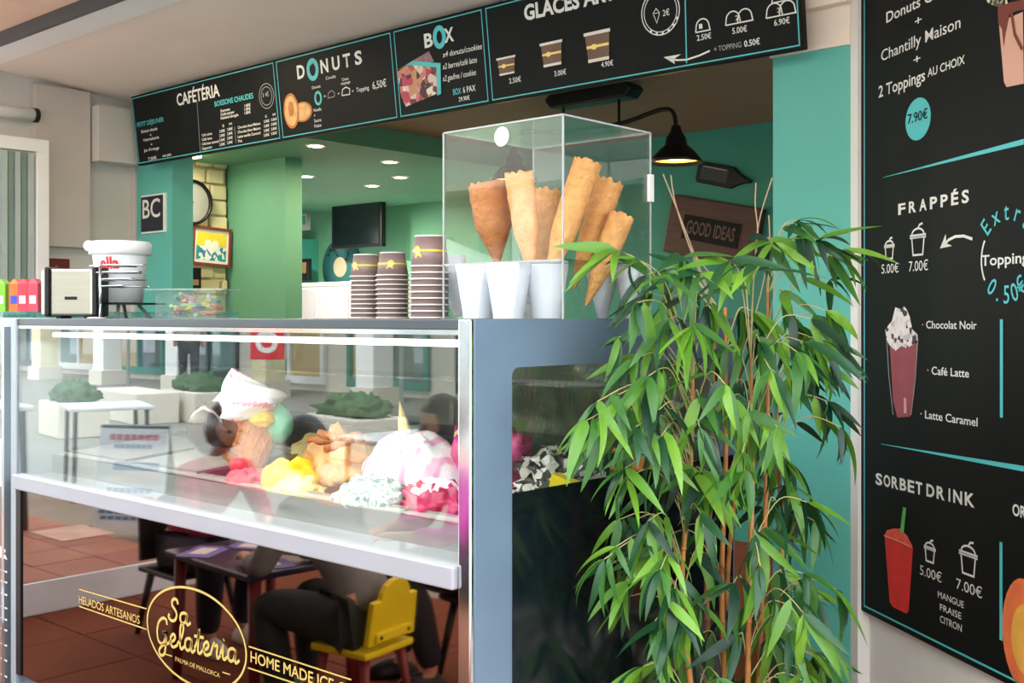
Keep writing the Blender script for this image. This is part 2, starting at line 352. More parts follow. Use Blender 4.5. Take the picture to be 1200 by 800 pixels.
# back-left room contents
tv = thing('black_screen', 'large black hanging screen in the green back room', 'screen', tuple(P(417, 258, 10.5)))
B().box((-.36, 0, -.26), (.36, .06, .33)).build('casing', M['dark'], tv, bevel=.005); B().box((-.33, -.004, -.23), (.33, .001, .30)).build('display', M['blackg'], tv)
B().box((-.05, .02, .33), (.05, .06, 2.47-tv.location.z)).build('mount', M['dark'], tv)
c0 = on(1, 5.6, 402, 313)
dn = thing('round_wall_sign', 'large round teal ring with a cream centre on the far wall', 'sign', (c0.x, 5.6, c0.z))
My = Matrix.Rotation(R(90), 4, 'X')
B().lathe([(.29, 0), (.29, .03), (.12, .035)], 40, My).build('disc', mat('petrol teal', (52, 112, 116), .5), dn, True)
B().lathe([(.1, .03), (.1, .042), (0, .042)], 32, My).build('centre', mat('cream disc', (214, 196, 170), .5), dn)
B().add([(-.2+.02*i, -.038, .1+.015*(-1)**i+.08*math.sin(i*.4)) for i in range(20)]+[(-.2+.02*i, -.038, .118+.015*(-1)**i+.08*math.sin(i*.4)) for i in range(20)], [(i, i+1, i+21, i+20) for i in range(19)]).build('drip_line', M['dark'], dn)
cb = thing('low_cabinet', 'white low cabinet against the back wall below the round sign', 'cabinet', (-6.75, 5.0, 0))
B().box((-.6, 0, 0), (.9, .5, 1.70)).build('body', M['white'], cb, bevel=.01); B().box((-.62, -.02, 1.70), (.92, .52, 1.73)).build('top', M['white'], cb)
for k in range(3): d_ = B().box((-.58+.49*k, -.02, .05), (-.12+.49*k, 0, 1.67)).build('door', M['rail'], cb); B().box((-.16+.49*k, -.035, .6), (-.14+.49*k, -.02, .8)).build('handle', M['steel'], d_)
for i, (px, py, s_, n_) in enumerate([(357, 316, .09, 'upper small dark box fixed to the shadowed passage wall'), (357, 260, .07, 'small grey switch plate on the shadowed passage wall')]):
    p = on(1, 5.28, px, py); t = thing('wall_box', n_, 'box', tuple(p))
    B().box((-s_, -.03, -s_*1.2), (s_, .02, s_*1.2)).build('body', M['dark'] if i == 0 else M['grey'], t, bevel=.005); B().box((-s_*.7, -.036, -s_*.4), (s_*.7, -.03, s_*.8)).build('face', mat('tan print', (140, 110, 70)) if i == 0 else M['tealin'], t)

# two-arm black lamp
lp = thing('ceiling_lamp', 'black industrial ceiling lamp with two curved arms and dome shades', 'lamp', (0, 0, 0))
a0 = on(2, 2.6, 652, 112); a1 = on(2, 2.6, 740, 98); mid = (a0+a1)/2
lp.location = (mid.x, mid.y, 2.6); lp.rotation_euler = (0, 0, 0); ux = Vector((1, 0, 0)); 
b = B(); pr = [(-.26, 0), (.26, 0), (.29, -.03), (.25, -.075), (-.25, -.075), (-.29, -.03)]
b.prism(pr, -.06, .06).build('ceiling_plate', M['dark'], lp, bevel=.01)
B().tube([(-.2, 0, -.07), (-.2, 0, -.22)], .008).tube([(.17, 0, -.07), (.17, 0, -.2)], .008).build('rod', M['dark'], lp)
B().tube(cr([(-.56, 0, -.26), (-.54, 0, -.19), (-.46, 0, -.17), (-.2, 0, -.2), (.17, 0, -.2), (.42, 0, -.16), (.50, 0, -.18), (.52, 0, -.26)]), .012, 10).build('arm', M['dark'], lp, True)
for sx in (-.56, .52):
    s1 = B().open_lathe([(.022, .05), (.03, .02), (.05, -.01), (.055, -.045), (.085, -.07), (.12, -.11), (.135, -.135), (.128, -.135), (.08, -.075), (.02, -.03)], 32, Matrix.Translation((sx, 0, -.30))).build('lamp_shade', M['dark'], lp, True)
    B().lathe([(.12, -.118), (.08, -.085), (.02, -.07), (0, -.07)], 28, Matrix.Translation((sx, 0, -.30))).build('lit_lining', M['lampin'], s1)
    l = bpy.data.lights.new('bulb', 'POINT'); l.energy = 3; l.color = (1, .7, .35); l.shadow_soft_size = .04
    lo = bpy.data.objects.new('lamp', l); COL.objects.link(lo); lo.parent = lp; lo.location = (sx, 0, -.47)
# bottle sign and brown plaque on the back right wall
c0 = on(1, 4.55, 850, 207)
bt = thing('bottle_sign', 'black bottle shaped wall sign lying aslant on the dark teal wall', 'sign', (c0.x, 4.55, c0.z)); bt.rotation_euler = (0, R(14), 0); bt.scale = (.68, 1, .8)
pr = [(-.27, -.085), (.1, -.085), (.16, -.05), (.26, -.015), (.29, -.015), (.29, .015), (.26, .015), (.16, .05), (.1, .085), (-.27, .085), (-.29, .06), (-.29, -.06)]
B().prism(pr, -.035, 0).build('body', M['dark'], bt, bevel=.008); B().box((-.24, -.039, -.05), (.06, -.035, .05)).build('label_panel', mat('charcoal label', (48, 56, 58), .5), bt)
B().box((-.22, -.042, .045), (.04, -.035, .055)).build('highlight_line', M['grey'], bt)
c0 = on(1, 4.55, 838, 271)
pq = thing('wooden_plaque', 'brown wooden plaque with dark lettering hung aslant on the teal wall', 'plaque', (c0.x, 4.55, c0.z)); pq.rotation_euler = (0, R(12), 0)
B().box((-.34, -.05, -.19), (.34, 0, .19)).build('board', mat('brown plank', (78, 50, 44), .6, var=.2, stretch=(1, 1, 8)), pq, bevel=.01)
B().box((-.21, -.056, -.08), (.21, -.05, .075)).build('label_panel', M['black'], pq)
g = glyphs('GOOD IDEAS', .02)
xs = [v.co.x for v in g.vertices]; 
for v in g.vertices: v.co = Vector(((v.co.x-min(xs))*.36/(max(xs)-min(xs))-.18, -.058, v.co.y*.09/CAP*.9-.04))
g.materials.append(mat('dull print', (96, 72, 62))); link('lettering', g, pq)

# ================================================================ OVERHEAD MENU
mb = thing('overhead_menu_board', 'long black menu panel with Cafeteria, Donuts and Box sections hung under the soffit', 'menu board')
tilt = Vector((0, -.045, .39)).normalized()
ob = Board((-4.36, 1.745, 2.275), (1, 0, 0), tilt, mb); mb.matrix_world = ob.M
LEN = 4.36-.185; HT = .395
B().box((0, 0, 0), (LEN, .035, HT)).build('panel', M['black'], mb, bevel=.004)
TX, CY, GR = M['txt'], M['cyan'], M['grey']
secs = [(0, 1.395), (1.395, 2.255), (2.255, 2.905), (2.905, LEN)]
sx = [ob.q(327, 130)[0], ob.q(464, 95)[0], ob.q(571, 70)[0], LEN]; sx = [0]+sx
for i in range(4):
    a, c = sx[i]+(.014), sx[i+1]-.012
    ob.stroke([(a, .014), (c, .014), (c, HT-.014), (a, HT-.014)], .0045, CY, 'border_line', True, local=True)
def T(s, x0, y0, x1, h, m=TX, b=.0, **k): return ob.text(s, x0, y0, x1, h, m, b, **k)
ob.stroke([(231, 118), (235, 178)], .004, GR, 'divider_line')
T('CAFÉTÉRIA', 208, 124, 259, 13.5, b=.02)
T('PETIT DÉJEUNER', 161, 149, 193, 5, CY, .01)
for s, x0, y0, x1 in (('Boisson chaude', 166, 156, 185), ('+', 176, 160, 178), ('Viennoiserie', 168, 166, 187), ('+', 177, 171, 179), ('Jus d\'orange', 169, 178, 187), ('7.50€', 174, 188, 184), ('avec pain', 191, 184, 201)):
    T(s, x0, y0, x1, 3.4, b=.01)
T('BOISSONS CHAUDES', 252, 125, 298, 6, CY, .015)
for k, s in enumerate(('Expresso', 'Double expresso', 'Noisette allongée')): T(s, 259, 131.5+k*4.3, 259+11+k*5, 3.2, b=.01); T('1.80€', 287, 125.5+k*4.3, 294, 3.2, b=.01)
for k, s in enumerate(('Café crème', 'Café latte', 'Café latte caramel', 'Cappuccino')):
    T(s, 237, 160+k*5.2, 237+12+(k == 2)*8, 3, b=.01); T('2.00€', 257.5, 155.5+k*5.2, 264, 3, b=.01); T('2.80€', 266.5, 153.2+k*5.2, 273, 3, b=.01)
ob.stroke([(275, 148), (277, 168)], .003, GR, 'divider_line')
for k, s in enumerate(('Chocolat chaud Maison', 'Chocolat blanc Maison', 'Latte vanille Caramel', 'Thé')):
    T(s, 279, 151+k*5.4, 279+(27 if k < 3 else 5), 3, b=.01); T('3.00€', 309.5, 144+k*5.4, 316, 3, b=.01); T('3.80€', 318, 142+k*5.4, 325, 3, b=.01)
T('S', 261, 149, 263, 3); T('M', 269, 147, 272, 3); T('S', 311, 138, 313, 3); T('M', 320, 136, 323, 3)
def ring(cx, cy, r, m, w=.004, **k): ob.stroke(ob.ell(cx, cy, r, r, **k), w, m, 'ring_mark', True, local=True)
ring(312.5, 112.5, .061, GR); ring(312.5, 112.5, .045, GR); T('1€', 308.5, 114, 316, 5, GR, .01)
for ch, x in zip('DONUTS', (349, 361, 376.5, 390, 403, 416.5)):
    if ch == 'O':
        ob.stroke(ob.ell(366.5, 81.5, .034, .042, 18), .022, CY, 'ring_letter', True, local=True)
        ob.stroke([(362, 78), (367, 72.5), (371, 79)], .008, CY, 'icing_mark')
    else: T(ch, x, 92.5-(x-349)*.245, x+(9 if ch not in 'TS' else 8.5), 15, b=.03)
# donuts photo print
dm = [mat('donut brown', (196, 120, 60), .6, var=.25, vscale=30), mat('donut light', (236, 184, 120), .6, var=.2, vscale=30)]
for cx, cy, rx, ry, li in ((355, 131, .075, .048, 2), (342, 130, .060, .085, 3)):
    ob.fill(ob.ell(cx, cy, rx, ry), dm[0], 'donut_print', li, True); ob.fill(ob.ell(cx, cy, rx*.82, ry*.84), dm[1], 'donut_print', li+.8, True)
ob.fill(ob.ell(342, 128, .02, .036), dm[0], 'donut_print', 4.6, True)
T('Donuts', 366, 104.5, 376, 3.4, b=.01); T('Coulis', 382, 93.5, 394, 3.4, b=.01); T('Choix', 401, 95, 409, 3.2, b=.01); T('nappage', 400, 99.5, 411, 3.2, b=.01)
ob.stroke(ob.ell(373, 115, .022, .028, 16), .012, CY, 'donut_icon', True, local=True)
ob.stroke([(384.5, 115), (385, 109), (389, 106), (392.5, 109), (392, 113), (384.5, 115)], .004, GR, 'donut_icon')
ob.stroke([(401, 112), (401.5, 105), (405.5, 102), (410, 104), (410, 110.5), (401, 112)], .005, TX, 'donut_icon')
T('+', 379.5, 115, 382.5, 4); T('+', 396, 112, 398.5, 4); T('+', 412.5, 109, 415, 4)
T('Topping', 418, 108, 433, 5, b=.01); T('6,50€', 437, 104.5, 453.5, 8.5, b=.01)
for k, s in enumerate(('Nutella', '+', 'Sucre', 'Fraise')): T(s, 368+k*.3, 131+k*6.2, 368+(9 if k != 1 else 2), 3.6, b=.01)
# BOX
for ch, x in zip('BOX', (498, 510, 521.5)):
    if ch == 'O': ob.stroke(ob.ell(515, 43.5, .028, .038, 18), .022, CY, 'ring_letter', True, local=True)
    else: T(ch, x, 56-(x-498)*.26, x+(10 if ch == 'B' else 11), 15.5, b=.03)
bx_ = speck('box of sweets print', [(120, 50, 50), (226, 200, 190), (170, 96, 70), (216, 120, 120), (70, 36, 40), (240, 226, 214), (196, 60, 90), (206, 150, 110)], 34)
ob.fill([(466, 84), (477, 77), (516, 75), (516, 108), (476, 125), (470, 112)], bx_, 'sweets_photo', 1)
ob.fill([(466, 82), (503, 60), (509, 72), (478, 77)], mat('lid print', (150, 110, 120), .5, var=.3, vscale=40), 'lid_photo', 2)
ob.fill([(477, 76), (484, 71.5), (517, 74), (517.5, 110), (513, 112), (512, 79)], CY, 'ribbon_print', 3)
for k, (s, w_) in enumerate((('x4 donuts/cookies', 47), ('x2 barres/café latte', 41), ('x2 gaufres / cookies', 40))): T(s, 519, 67.5+k*14, 519+w_, 6.5, b=.005, shear=.2)
T('BOX', 531.5, 111.5, 541, 7, CY, .01); T('6 PAX', 543, 109, 558, 7, b=.01); T('29.90€', 538, 119, 551, 5, b=.01)
# GLACES
T('GLACES ARTISANALES', 615, 24, 815, 17, b=.035)
def tub(px, py, w, h, lbl, lx, ly):
    c = ob.q(px, py); gm_ = mat('tub brown print', (112, 84, 66), .5, var=.15)
    t = [(c[0]-w/2, c[1]+h/2), (c[0]+w/2, c[1]+h/2), (c[0]+w*.42, c[1]-h/2), (c[0]-w*.42, c[1]-h/2)]
    ob.fill(t, gm_, 'tub_photo', 2, True)
    ob.fill([(c[0]-w*.54, c[1]+h*.44), (c[0]+w*.54, c[1]+h*.44), (c[0]+w*.54, c[1]+h*.56), (c[0]-w*.54, c[1]+h*.56)], M['cuprim'], 'tub_photo', 3, True)
    ob.fill([(c[0]-w*.42, c[1]-h*.56), (c[0]+w*.42, c[1]-h*.56), (c[0]+w*.43, c[1]-h*.44), (c[0]-w*.43, c[1]-h*.44)], M['cuprim'], 'tub_photo', 3, True)
    ob.fill([(c[0]-w*.45, c[1]-h*.04), (c[0]+w*.45, c[1]-h*.04), (c[0]+w*.455, c[1]+h*.06), (c[0]-w*.455, c[1]+h*.06)], M['gold'], 'tub_photo', 3, True)
    ob.fill([(c[0]+w*.12*math.cos(a)-w*.15, c[1]+w*.09*math.sin(a)) for a in [k*.5 for k in range(12)]], M['gold'], 'tub_photo', 3.4, True)
    ob.text(lbl, lx, ly, lx+14, 6, TX, .01)
tub(594, 77, .095, .063, '2.50€', 597, 98); tub(647, 63, .105, .083, '3.00€', 650, 89.5); tub(701, 54, .115, .10, '4.90€', 705, 79)
ring(774, 14, .062*1.3, TX, .004); ring(774, 14, .07, TX, .003)
T('2€', 777, 19, 785, 7, b=.01); ob.stroke([(769, 10), (765.5, 16), (773, 15), (769, 10)], .003, TX, 'cone_icon'); ob.stroke([(766, 17), (770, 27), (773, 16)], .003, TX, 'cone_icon')
for a in range(30, 331, 20):
    if 140 < a < 220: continue
    e = ob.ell(774, 14, .0755, .0755, 1, a, a+7); ob.stroke(e, .007, TX, 'ring_tick', local=True)
xd = 803.5; ob.stroke([(802.5, -30), (804.8, 74)], .005, CY, 'divider_line')
def scoop(px, py, n, w, s):
    c = ob.q(px, py)
    for k in range(n):
        cx = c[0]+(k-(n-1)/2)*w*.8 if k < 2 or n == 2 else c[0]
        cz = c[1] if k < 2 else c[1]+w*.75
        if n == 3: cx = c[0]+(k-.5)*w*.8 if k < 2 else c[0]
        ob.stroke([(cx-w*.5, cz-w*.28)]+[(cx+w*.45*math.cos(a), cz+w*.45*math.sin(a)) for a in [math.pi*(1-q/10) for q in range(11)]]+[(cx+w*.5, cz-w*.28), (cx-w*.5, cz-w*.28)], .0045, TX, 'scoop_icon', local=True)
    ob.text(s, px-4, py+3, px, 5.5, TX, .01)
scoop(823.5, 31, 1, .058, '1'); T('2.50€', 817, 48, 834, 6.5, b=.01)
scoop(866, 21, 2, .058, '2'); T('5.00€', 858.5, 40, 876, 6.8, b=.01)
scoop(915, 12, 3, .06, '3'); T('6.90€', 907.5, 30.5, 926, 7, b=.01)
T('+ TOPPING', 837, 61, 869.5, 6, GR, .01); T('0.50€', 872.5, 55, 891, 7, b=.015)
ob.stroke([(832, 59.5), (820, 65), (805, 70), (794, 70.5), (782, 68.5)], .006, TX, 'arrow_mark'); ob.fill([(778, 67), (798, 63.5), (790, 69), (791, 75)], TX, 'arrow_mark', 1)
for px in (300, 560, 760):
    q_ = ob.q(px, 60)[0]
    B().box((q_-.01, .035, HT-.12), (q_+.01, .055, HT)).build('bracket', M['dark'], mb)

# ================================================================ RIGHT MENU WALL
sd = Vector((.822, -.606, 0)).normalized(); O = Vector((-.04, 1.842, 0))
wr = thing('wall_right', None, None); struct(wr)
rb = Board(O, sd, (0, 0, 1), None)
wr.matrix_world = rb.M
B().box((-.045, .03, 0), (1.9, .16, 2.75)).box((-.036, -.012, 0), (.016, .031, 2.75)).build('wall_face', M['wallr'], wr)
mw = thing('wall_menu_board', 'tall black menu board with shakes and sorbet drinks on the right wall', 'menu board')
rb = Board(O, sd, (0, 0, 1), mw); mw.matrix_world = rb.M
q0 = rb.q(1004, 713); rr = 1.82
B().box((q0[0]+.022, 0, q0[1]), (rr, .03, 2.70)).build('panel', M['black'], mw, bevel=.006)
rb.stroke([(q0[0]+.05, q0[1]+.022), (rr-.02, q0[1]+.022), (rr-.02, 2.68), (q0[0]+.05, 2.68)], .006, CY, 'border_line', True, local=True)
S = lambda s, x0, y0, x1, h, m=TX, b=.0, **k: rb.text(s, x0, y0, x1, h, m, b, **k)
S('Donuts Chocolat', 1039, 27, 1142, 12, b=.012); S('+', 1072.5, 31, 1080.5, 10, b=.008)
S('Chantilly Maison', 1033, 72, 1126, 12.5, b=.004); S('+', 1071, 76, 1079, 10, b=.008)
S('2 Toppings', 1030, 114.5, 1084.5, 13, b=.012); S('AU CHOIX', 1087.5, 90.5, 1131, 9.5, b=.012)
e = rb.ell(1076, 139.5, .066, .062)
rb.fill(e, CY, 'price_disc', 1, True); S('7.90€', 1064.5, 145.5, 1088, 11, M['black'], .005, lift=2)
def taper(p0, p1, w0, w1, m):
    a, c = Vector(rb.q(*p0)), Vector(rb.q(*p1)); rb.fill([(a.x, a.y-w0/2), (c.x, c.y-w1/2), (c.x, c.y+w1/2), (a.x, a.y+w0/2)], m, 'accent_line', 1, True)
taper((1035, 208), (1200, 166), .001, .014, CY); taper((1033, 520), (1200, 549), .001, .014, CY)
for i, ch in enumerate('FRAPPÉS'):
    x = 1053+i*12.4; S(ch, x, 251.5-i*2.25, x+8.5, 12+i*.35, b=.03)
def cupicon(cx, cy, w, h):
    """cy = bottom of the cup"""
    a, c = rb.q(cx, cy); k = .0045; st = lambda p, cl=False: rb.stroke(p, k*(1 if w < .05 else 1.3), TX, 'cup_icon', cl, local=True)
    st([(a-w*.36, c), (a+w*.36, c), (a+w*.46, c+h*.58), (a-w*.46, c+h*.58)], True)
    st([(a-w*.6, c+h*.58), (a+w*.6, c+h*.58)]); st([(a-w*.6, c+h*.66), (a+w*.6, c+h*.66)])
    st([(a+w*.45*math.cos(t), c+h*.68+h*.2*math.sin(t)) for t in [math.pi*q/10 for q in range(11)]])
    st([(a, c+h*.88), (a+w*.12, c+h), (a+w*.35, c+h*1.03)])
cupicon(1042.5, 303, .05, .062); cupicon(1076, 298.5, .07, .088)
S('5.00€', 1033.5, 320.5, 1053.5, 10.5, b=.0); S('7.00€', 1065.5, 318, 1088, 11.5, b=.0)
rb.stroke([(1140, 280), (1130, 276.5), (1120, 277), (1112, 281), (1106, 288)], .008, TX, 'arrow_mark'); rb.fill([(1102, 291), (1108.5, 274.5), (1109, 285), (1116, 288)], TX, 'arrow_mark')
cc = rb.q(1180, 303); rad = .105
rb.stroke([(cc[0]+rad*math.cos(R(a)), cc[1]+rad*math.sin(R(a))) for a in range(150, 216, 6)], .006, TX, 'ring_mark', local=True)
rb.stroke([(cc[0]+rad*math.cos(R(a)), cc[1]+rad*math.sin(R(a))) for a in range(-36, 30, 6)], .006, TX, 'ring_mark', local=True)
def arc_text(st, a_mid, step, rr_, m, size, flip=False):
    n = len(st)
    for i, ch in enumerate(st):
        a = a_mid+((i-(n-1)/2)*step)*(1 if flip else -1)
        me = glyphs(ch, .005); xs = [v.co.x for v in me.vertices]; mx = (min(xs)+max(xs))/2; k = size/CAP
        an = R(a); th = an-math.pi/2 if not flip else an+math.pi/2; r2 = rr_ if not flip else rr_+size
        for v in me.vertices:
            x, y = (v.co.x-mx)*k*.85, v.co.y*k
            v.co = Vector((x*math.cos(th)-y*math.sin(th), 0, x*math.sin(th)+y*math.cos(th)))
        me.materials.append(m); o = link('lettering', me, mw); o.location = (cc[0]+r2*math.cos(an), -.0015, cc[1]+r2*math.sin(an))
arc_text('Extra', 90, 22, rad*.95, CY, .046); arc_text('0.50€', 270, 20, rad*.66, CY, .046, True)
S('Topping', 1150.5, 311.5, 1206, 12, b=.015)
S('· Chocolat Noir', 1081, 384.5, 1145, 8.6, b=.01); S('· Café Latte', 1087, 438, 1136, 9, b=.01); S('· Latte Caramel', 1079, 489, 1146, 9, b=.01)
for (a, c) in (((1174, 374), (1174, 489)), ((1173.5, 635), (1173.5, 750))): rb.stroke([a, c], .012, CY, 'divider_line')
# shakes
berry = mat('berry shake print', (150, 66, 78), .5, var=.15, vscale=14); cr_ = speck('whipped cream print', [(238, 232, 230), (224, 214, 214), (60, 46, 50), (236, 226, 226), (200, 190, 192)], 60)
rb.fill([(1043, 402), (1075, 402), (1070, 470), (1067, 488), (1052, 489), (1047, 470)], berry, 'shake_photo', 1)
rb.fill([(1038, 386), (1040, 398), (1043, 404), (1050, 411), (1057, 405), (1063, 408), (1070, 404), (1076, 398), (1076, 392), (1070, 386), (1067, 372), (1063, 362), (1060, 359), (1056, 362), (1050, 360), (1046, 376)], cr_, 'cream_photo', 2)
rb.stroke([(1039, 388), (1042, 440), (1047, 486)], .004, M['grey'], 'glass_edge_print'); rb.stroke([(1076, 396), (1073, 445), (1068, 486)], .004, M['grey'], 'glass_edge_print')
rb.fill([(1060, 466), (1062.5, 466), (1063, 484), (1060, 484)], mat('pink highlight print', (220, 160, 165)), 'highlight_print', 2)
for ch, x, w_ in zip('SORBETDRINK', [1026.5+9.4*i for i in range(6)]+[1086, 1098, 1111, 1117.5, 1131], [7.8]*6+[9.5, 9.5, 3, 10.5, 11.5]):
    S(ch, x, 566.5+(x-1026.5)*.235, x+w_, 12.5+(x-1026)*.02, b=.03)
rs = mat('red sorbet print', (228, 44, 40), .5, var=.12, vscale=20)
rb.fill([(1037, 627), (1070, 641), (1065, 716), (1062, 718.5), (1047, 711), (1043, 705)], rs, 'sorbet_photo', 1)
rb.fill([(1037, 628), (1040, 621), (1048, 619), (1056, 619), (1064, 628), (1070, 640), (1055, 634)], mat('coral sorbet print', (240, 92, 66), .5, var=.2, vscale=40), 'sorbet_photo', 2)
rb.fill([(1056, 622), (1059.5, 594), (1063, 595), (1060, 624)], mat('green straw print', (96, 190, 96)), 'straw_photo', 3)
rb.stroke([(1037, 627), (1055, 634), (1070, 641)], .004, mat('pink rim print', (240, 160, 150)), 'glass_edge_print', lift=3)
cupicon(1090, 658, .05, .062); cupicon(1135, 673, .07, .088)
S('5.00€', 1078.5, 672.5, 1104, 11, b=0); S('7.00€', 1121, 689, 1151.5, 12, b=0)
S('MANGUE', 1099.5, 699.5, 1130, 7.5, b=0); S('FRAISE', 1102, 714.5, 1127, 7.5, b=0); S('CITRON', 1102, 728.5, 1127.5, 8, b=0)
S('ORANGE PRESSÉE', 1187, 603, 1280, 13, b=.02)
og = [mat('orange print', (240, 120, 70), .5, var=.2, vscale=10), mat('orange flesh print', (248, 180, 80), .5, var=.15, vscale=20)]
rb.fill(rb.ell(1200, 743, .085, .14), og[0], 'orange_photo', 1, True); rb.fill(rb.ell(1204, 750, .06, .09), og[1], 'orange_photo', 2, True)
# tall beige shake at top right
shk = mat('rosy shake print', (220, 168, 150), .5, var=.08); chc = mat('chocolate print', (120, 50, 36), .5)
rb.fill([(1171, 26), (1199, 14), (1200, 98), (1180, 102), (1177, 96)], shk, 'shake_photo', 1)
rb.fill([(1171, 28), (1170, 10), (1176, 4), (1190, 2), (1206, -2), (1206, 12), (1196, 12), (1184, 16), (1179, 40), (1177, 54), (1175, 34)], chc, 'sauce_photo', 2)
rb.stroke([(1186, 14), (1190, 40), (1199, 58)], .01, chc, 'sauce_photo', lift=2)
rb.fill([(1153, -4), (1170, -10), (1180, -6), (1182, 4), (1172, 9), (1160, 4)], speck('cookie crumb print', [(40, 30, 26), (190, 190, 150), (90, 80, 60), (226, 220, 200)], 70), 'topping_photo', 3)

# ================================================================ DISPLAY CASE
CT = 1.397; L = 2.05; DP = 1.0
dc = thing('gelato_display_case', 'long glass fronted gelato counter with slate end frame and mirrored lower panel', 'display case')
# right end panel with rounded window
def rr_open(x0, z0, x1, z1, r):
    pts = []
    for cx, cz, a in ((x0+r, z0+r, 180), (x1-r, z0+r, 270), (x1-r, z1-r, 0), (x0+r, z1-r, 90)):
        for k in range(5): pts.append((cx+r*math.cos(R(a+k*22.5)), cz+r*math.sin(R(a+k*22.5))))
    return pts
def frame_panel(outer, inner, x0, x1):
    """outer/inner rects in (y,z); frame as ring in slab x0..x1 -- inner rounded"""
    n = len(inner); cy = sum(p[0] for p in inner)/n; cz = sum(p[1] for p in inner)/n
    oy0, oz0, oy1, oz1 = outer; op = []
    for k in range(n):
        c = k//5; j = k % 5
        corner = [(oy0, oz0), (oy1, oz0), (oy1, oz1), (oy0, oz1)][c]
        iy, iz = inner[k]
        if j == 2: op.append(corner)
        elif c == 0: op.append((oy0, iz) if j < 2 else (iy, oz0))
        elif c == 1: op.append((iy, oz0) if j < 2 else (oy1, iz))
        elif c == 2: op.append((oy1, iz) if j < 2 else (iy, oz1))
        else: op.append((iy, oz1) if j < 2 else (oy0, iz))
    b = B(); vs = [(x0, *p) for p in inner]+[(x0, *p) for p in op]+[(x1, *p) for p in inner]+[(x1, *p) for p in op]
    fs = []
    for k in range(n):
        m_ = (k+1) % n
        fs += [(k, m_, n+m_, n+k), (2*n+k, 3*n+k, 3*n+m_, 2*n+m_), (k, 2*n+k, 2*n+m_, m_), (n+k, n+m_, 3*n+m_, 3*n+k)]
    return b.add(vs, fs)
frame_panel((0.008, .08, DP, CT), rr_open(.118, 1.0, .94, 1.297, .018), -.035, 0).build('end_frame', M['slate'], dc)
B().box((-.001, .118, .02), (.002, .99, 1.038)).build('end_panel_black', M['blackg'], dc)
B().box((-.028, .11, 1.03), (-.02, .95, 1.30)).build('end_window', M['glass'], dc)
B().box((-.036, -.004, .08), (-.002, .008, CT)).build('corner_strip', M['chrome'], dc, bevel=.003)
B().box((-L, .008, .08), (-L+.03, DP, CT)).build('end_frame', M['ggrey'], dc)
B().box((-L-.002, -.006, .08), (-L+.035, .008, CT)).build('corner_strip', M['ggrey'], dc, bevel=.003)
B().box((-L+.035, -.005, .265), (-L+.065, .0, .855)).build('black_edge', M['dark'], dc)
B().box((-L+.03, .0, CT-.022), (-.036, DP, CT)).build('top_slab', M['dgrey'], dc, bevel=.002)
B().box((-L+.03, .0, CT-.032), (-.036, .02, CT-.022)).build('glass_channel', M['chrome'], dc)
B().box((-L+.035, .0, .90), (-.038, .006, CT-.032)).build('front_glass', M['glass'], dc)
B().box((-L+.035, -.018, .856), (-.038, .02, .903)).build('lower_rail', M['rail'], dc, bevel=.004)
lpn = B().box((-L+.035, .0, .265), (-.038, .012, .856)).build('mirror_panel', M['smoke'], dc)
B().box((-L+.03, .03, .02), (-.036, DP, .08)).build('plinth', M['dgrey'], dc); B().box((-L+.03, .015, .08), (-.036, DP, .26)).build('kick_panel', M['slate'], dc)
B().box((-L+.03, DP-.02, .3), (-.036, DP, 1.05)).build('back_panel', M['dgrey'], dc)
for k in range(2): B().box((-L+.04+k*.98, DP-.03+k*.012, 1.05), (-L+1.03+k*.98, DP-.022+k*.012, CT-.03)).build('sliding_door', clear('back door glass', (.5, .55, .52), .05, body=(150, 150, 138), bodyamt=.6), dc)
B().box((-L+.03, .0205, .87), (-.036, .12, .895)).build('inner_ledge', M['rail'], dc)
B().box((-L+.03, .115, .40), (-.036, .13, .955)).build('tub_front', M['steel'], dc)
tb = B().tube([(-L+.08, .10, CT-.052), (-.08, .10, CT-.052)], .008, 12).build('light_tube', M['tubel'], dc, True)
B().box((-L+.06, .06, CT-.034), (-.06, .15, CT-.024)).build('light_housing', M['ggrey'], dc)
tl = bpy.data.lights.new('tube', 'AREA'); tl.shape = 'RECTANGLE'; tl.size = 1.9; tl.size_y = .04; tl.energy = 4; tl.color = (1, .97, .93)
to = bpy.data.objects.new('lamp', tl); COL.objects.link(to); to.parent = dc; to.location = (-1.02, .10, CT-.07)
B().box((-L+.03, .45, 1.235), (-.04, .62, 1.241)).build('glass_shelf', M['glass'], dc)
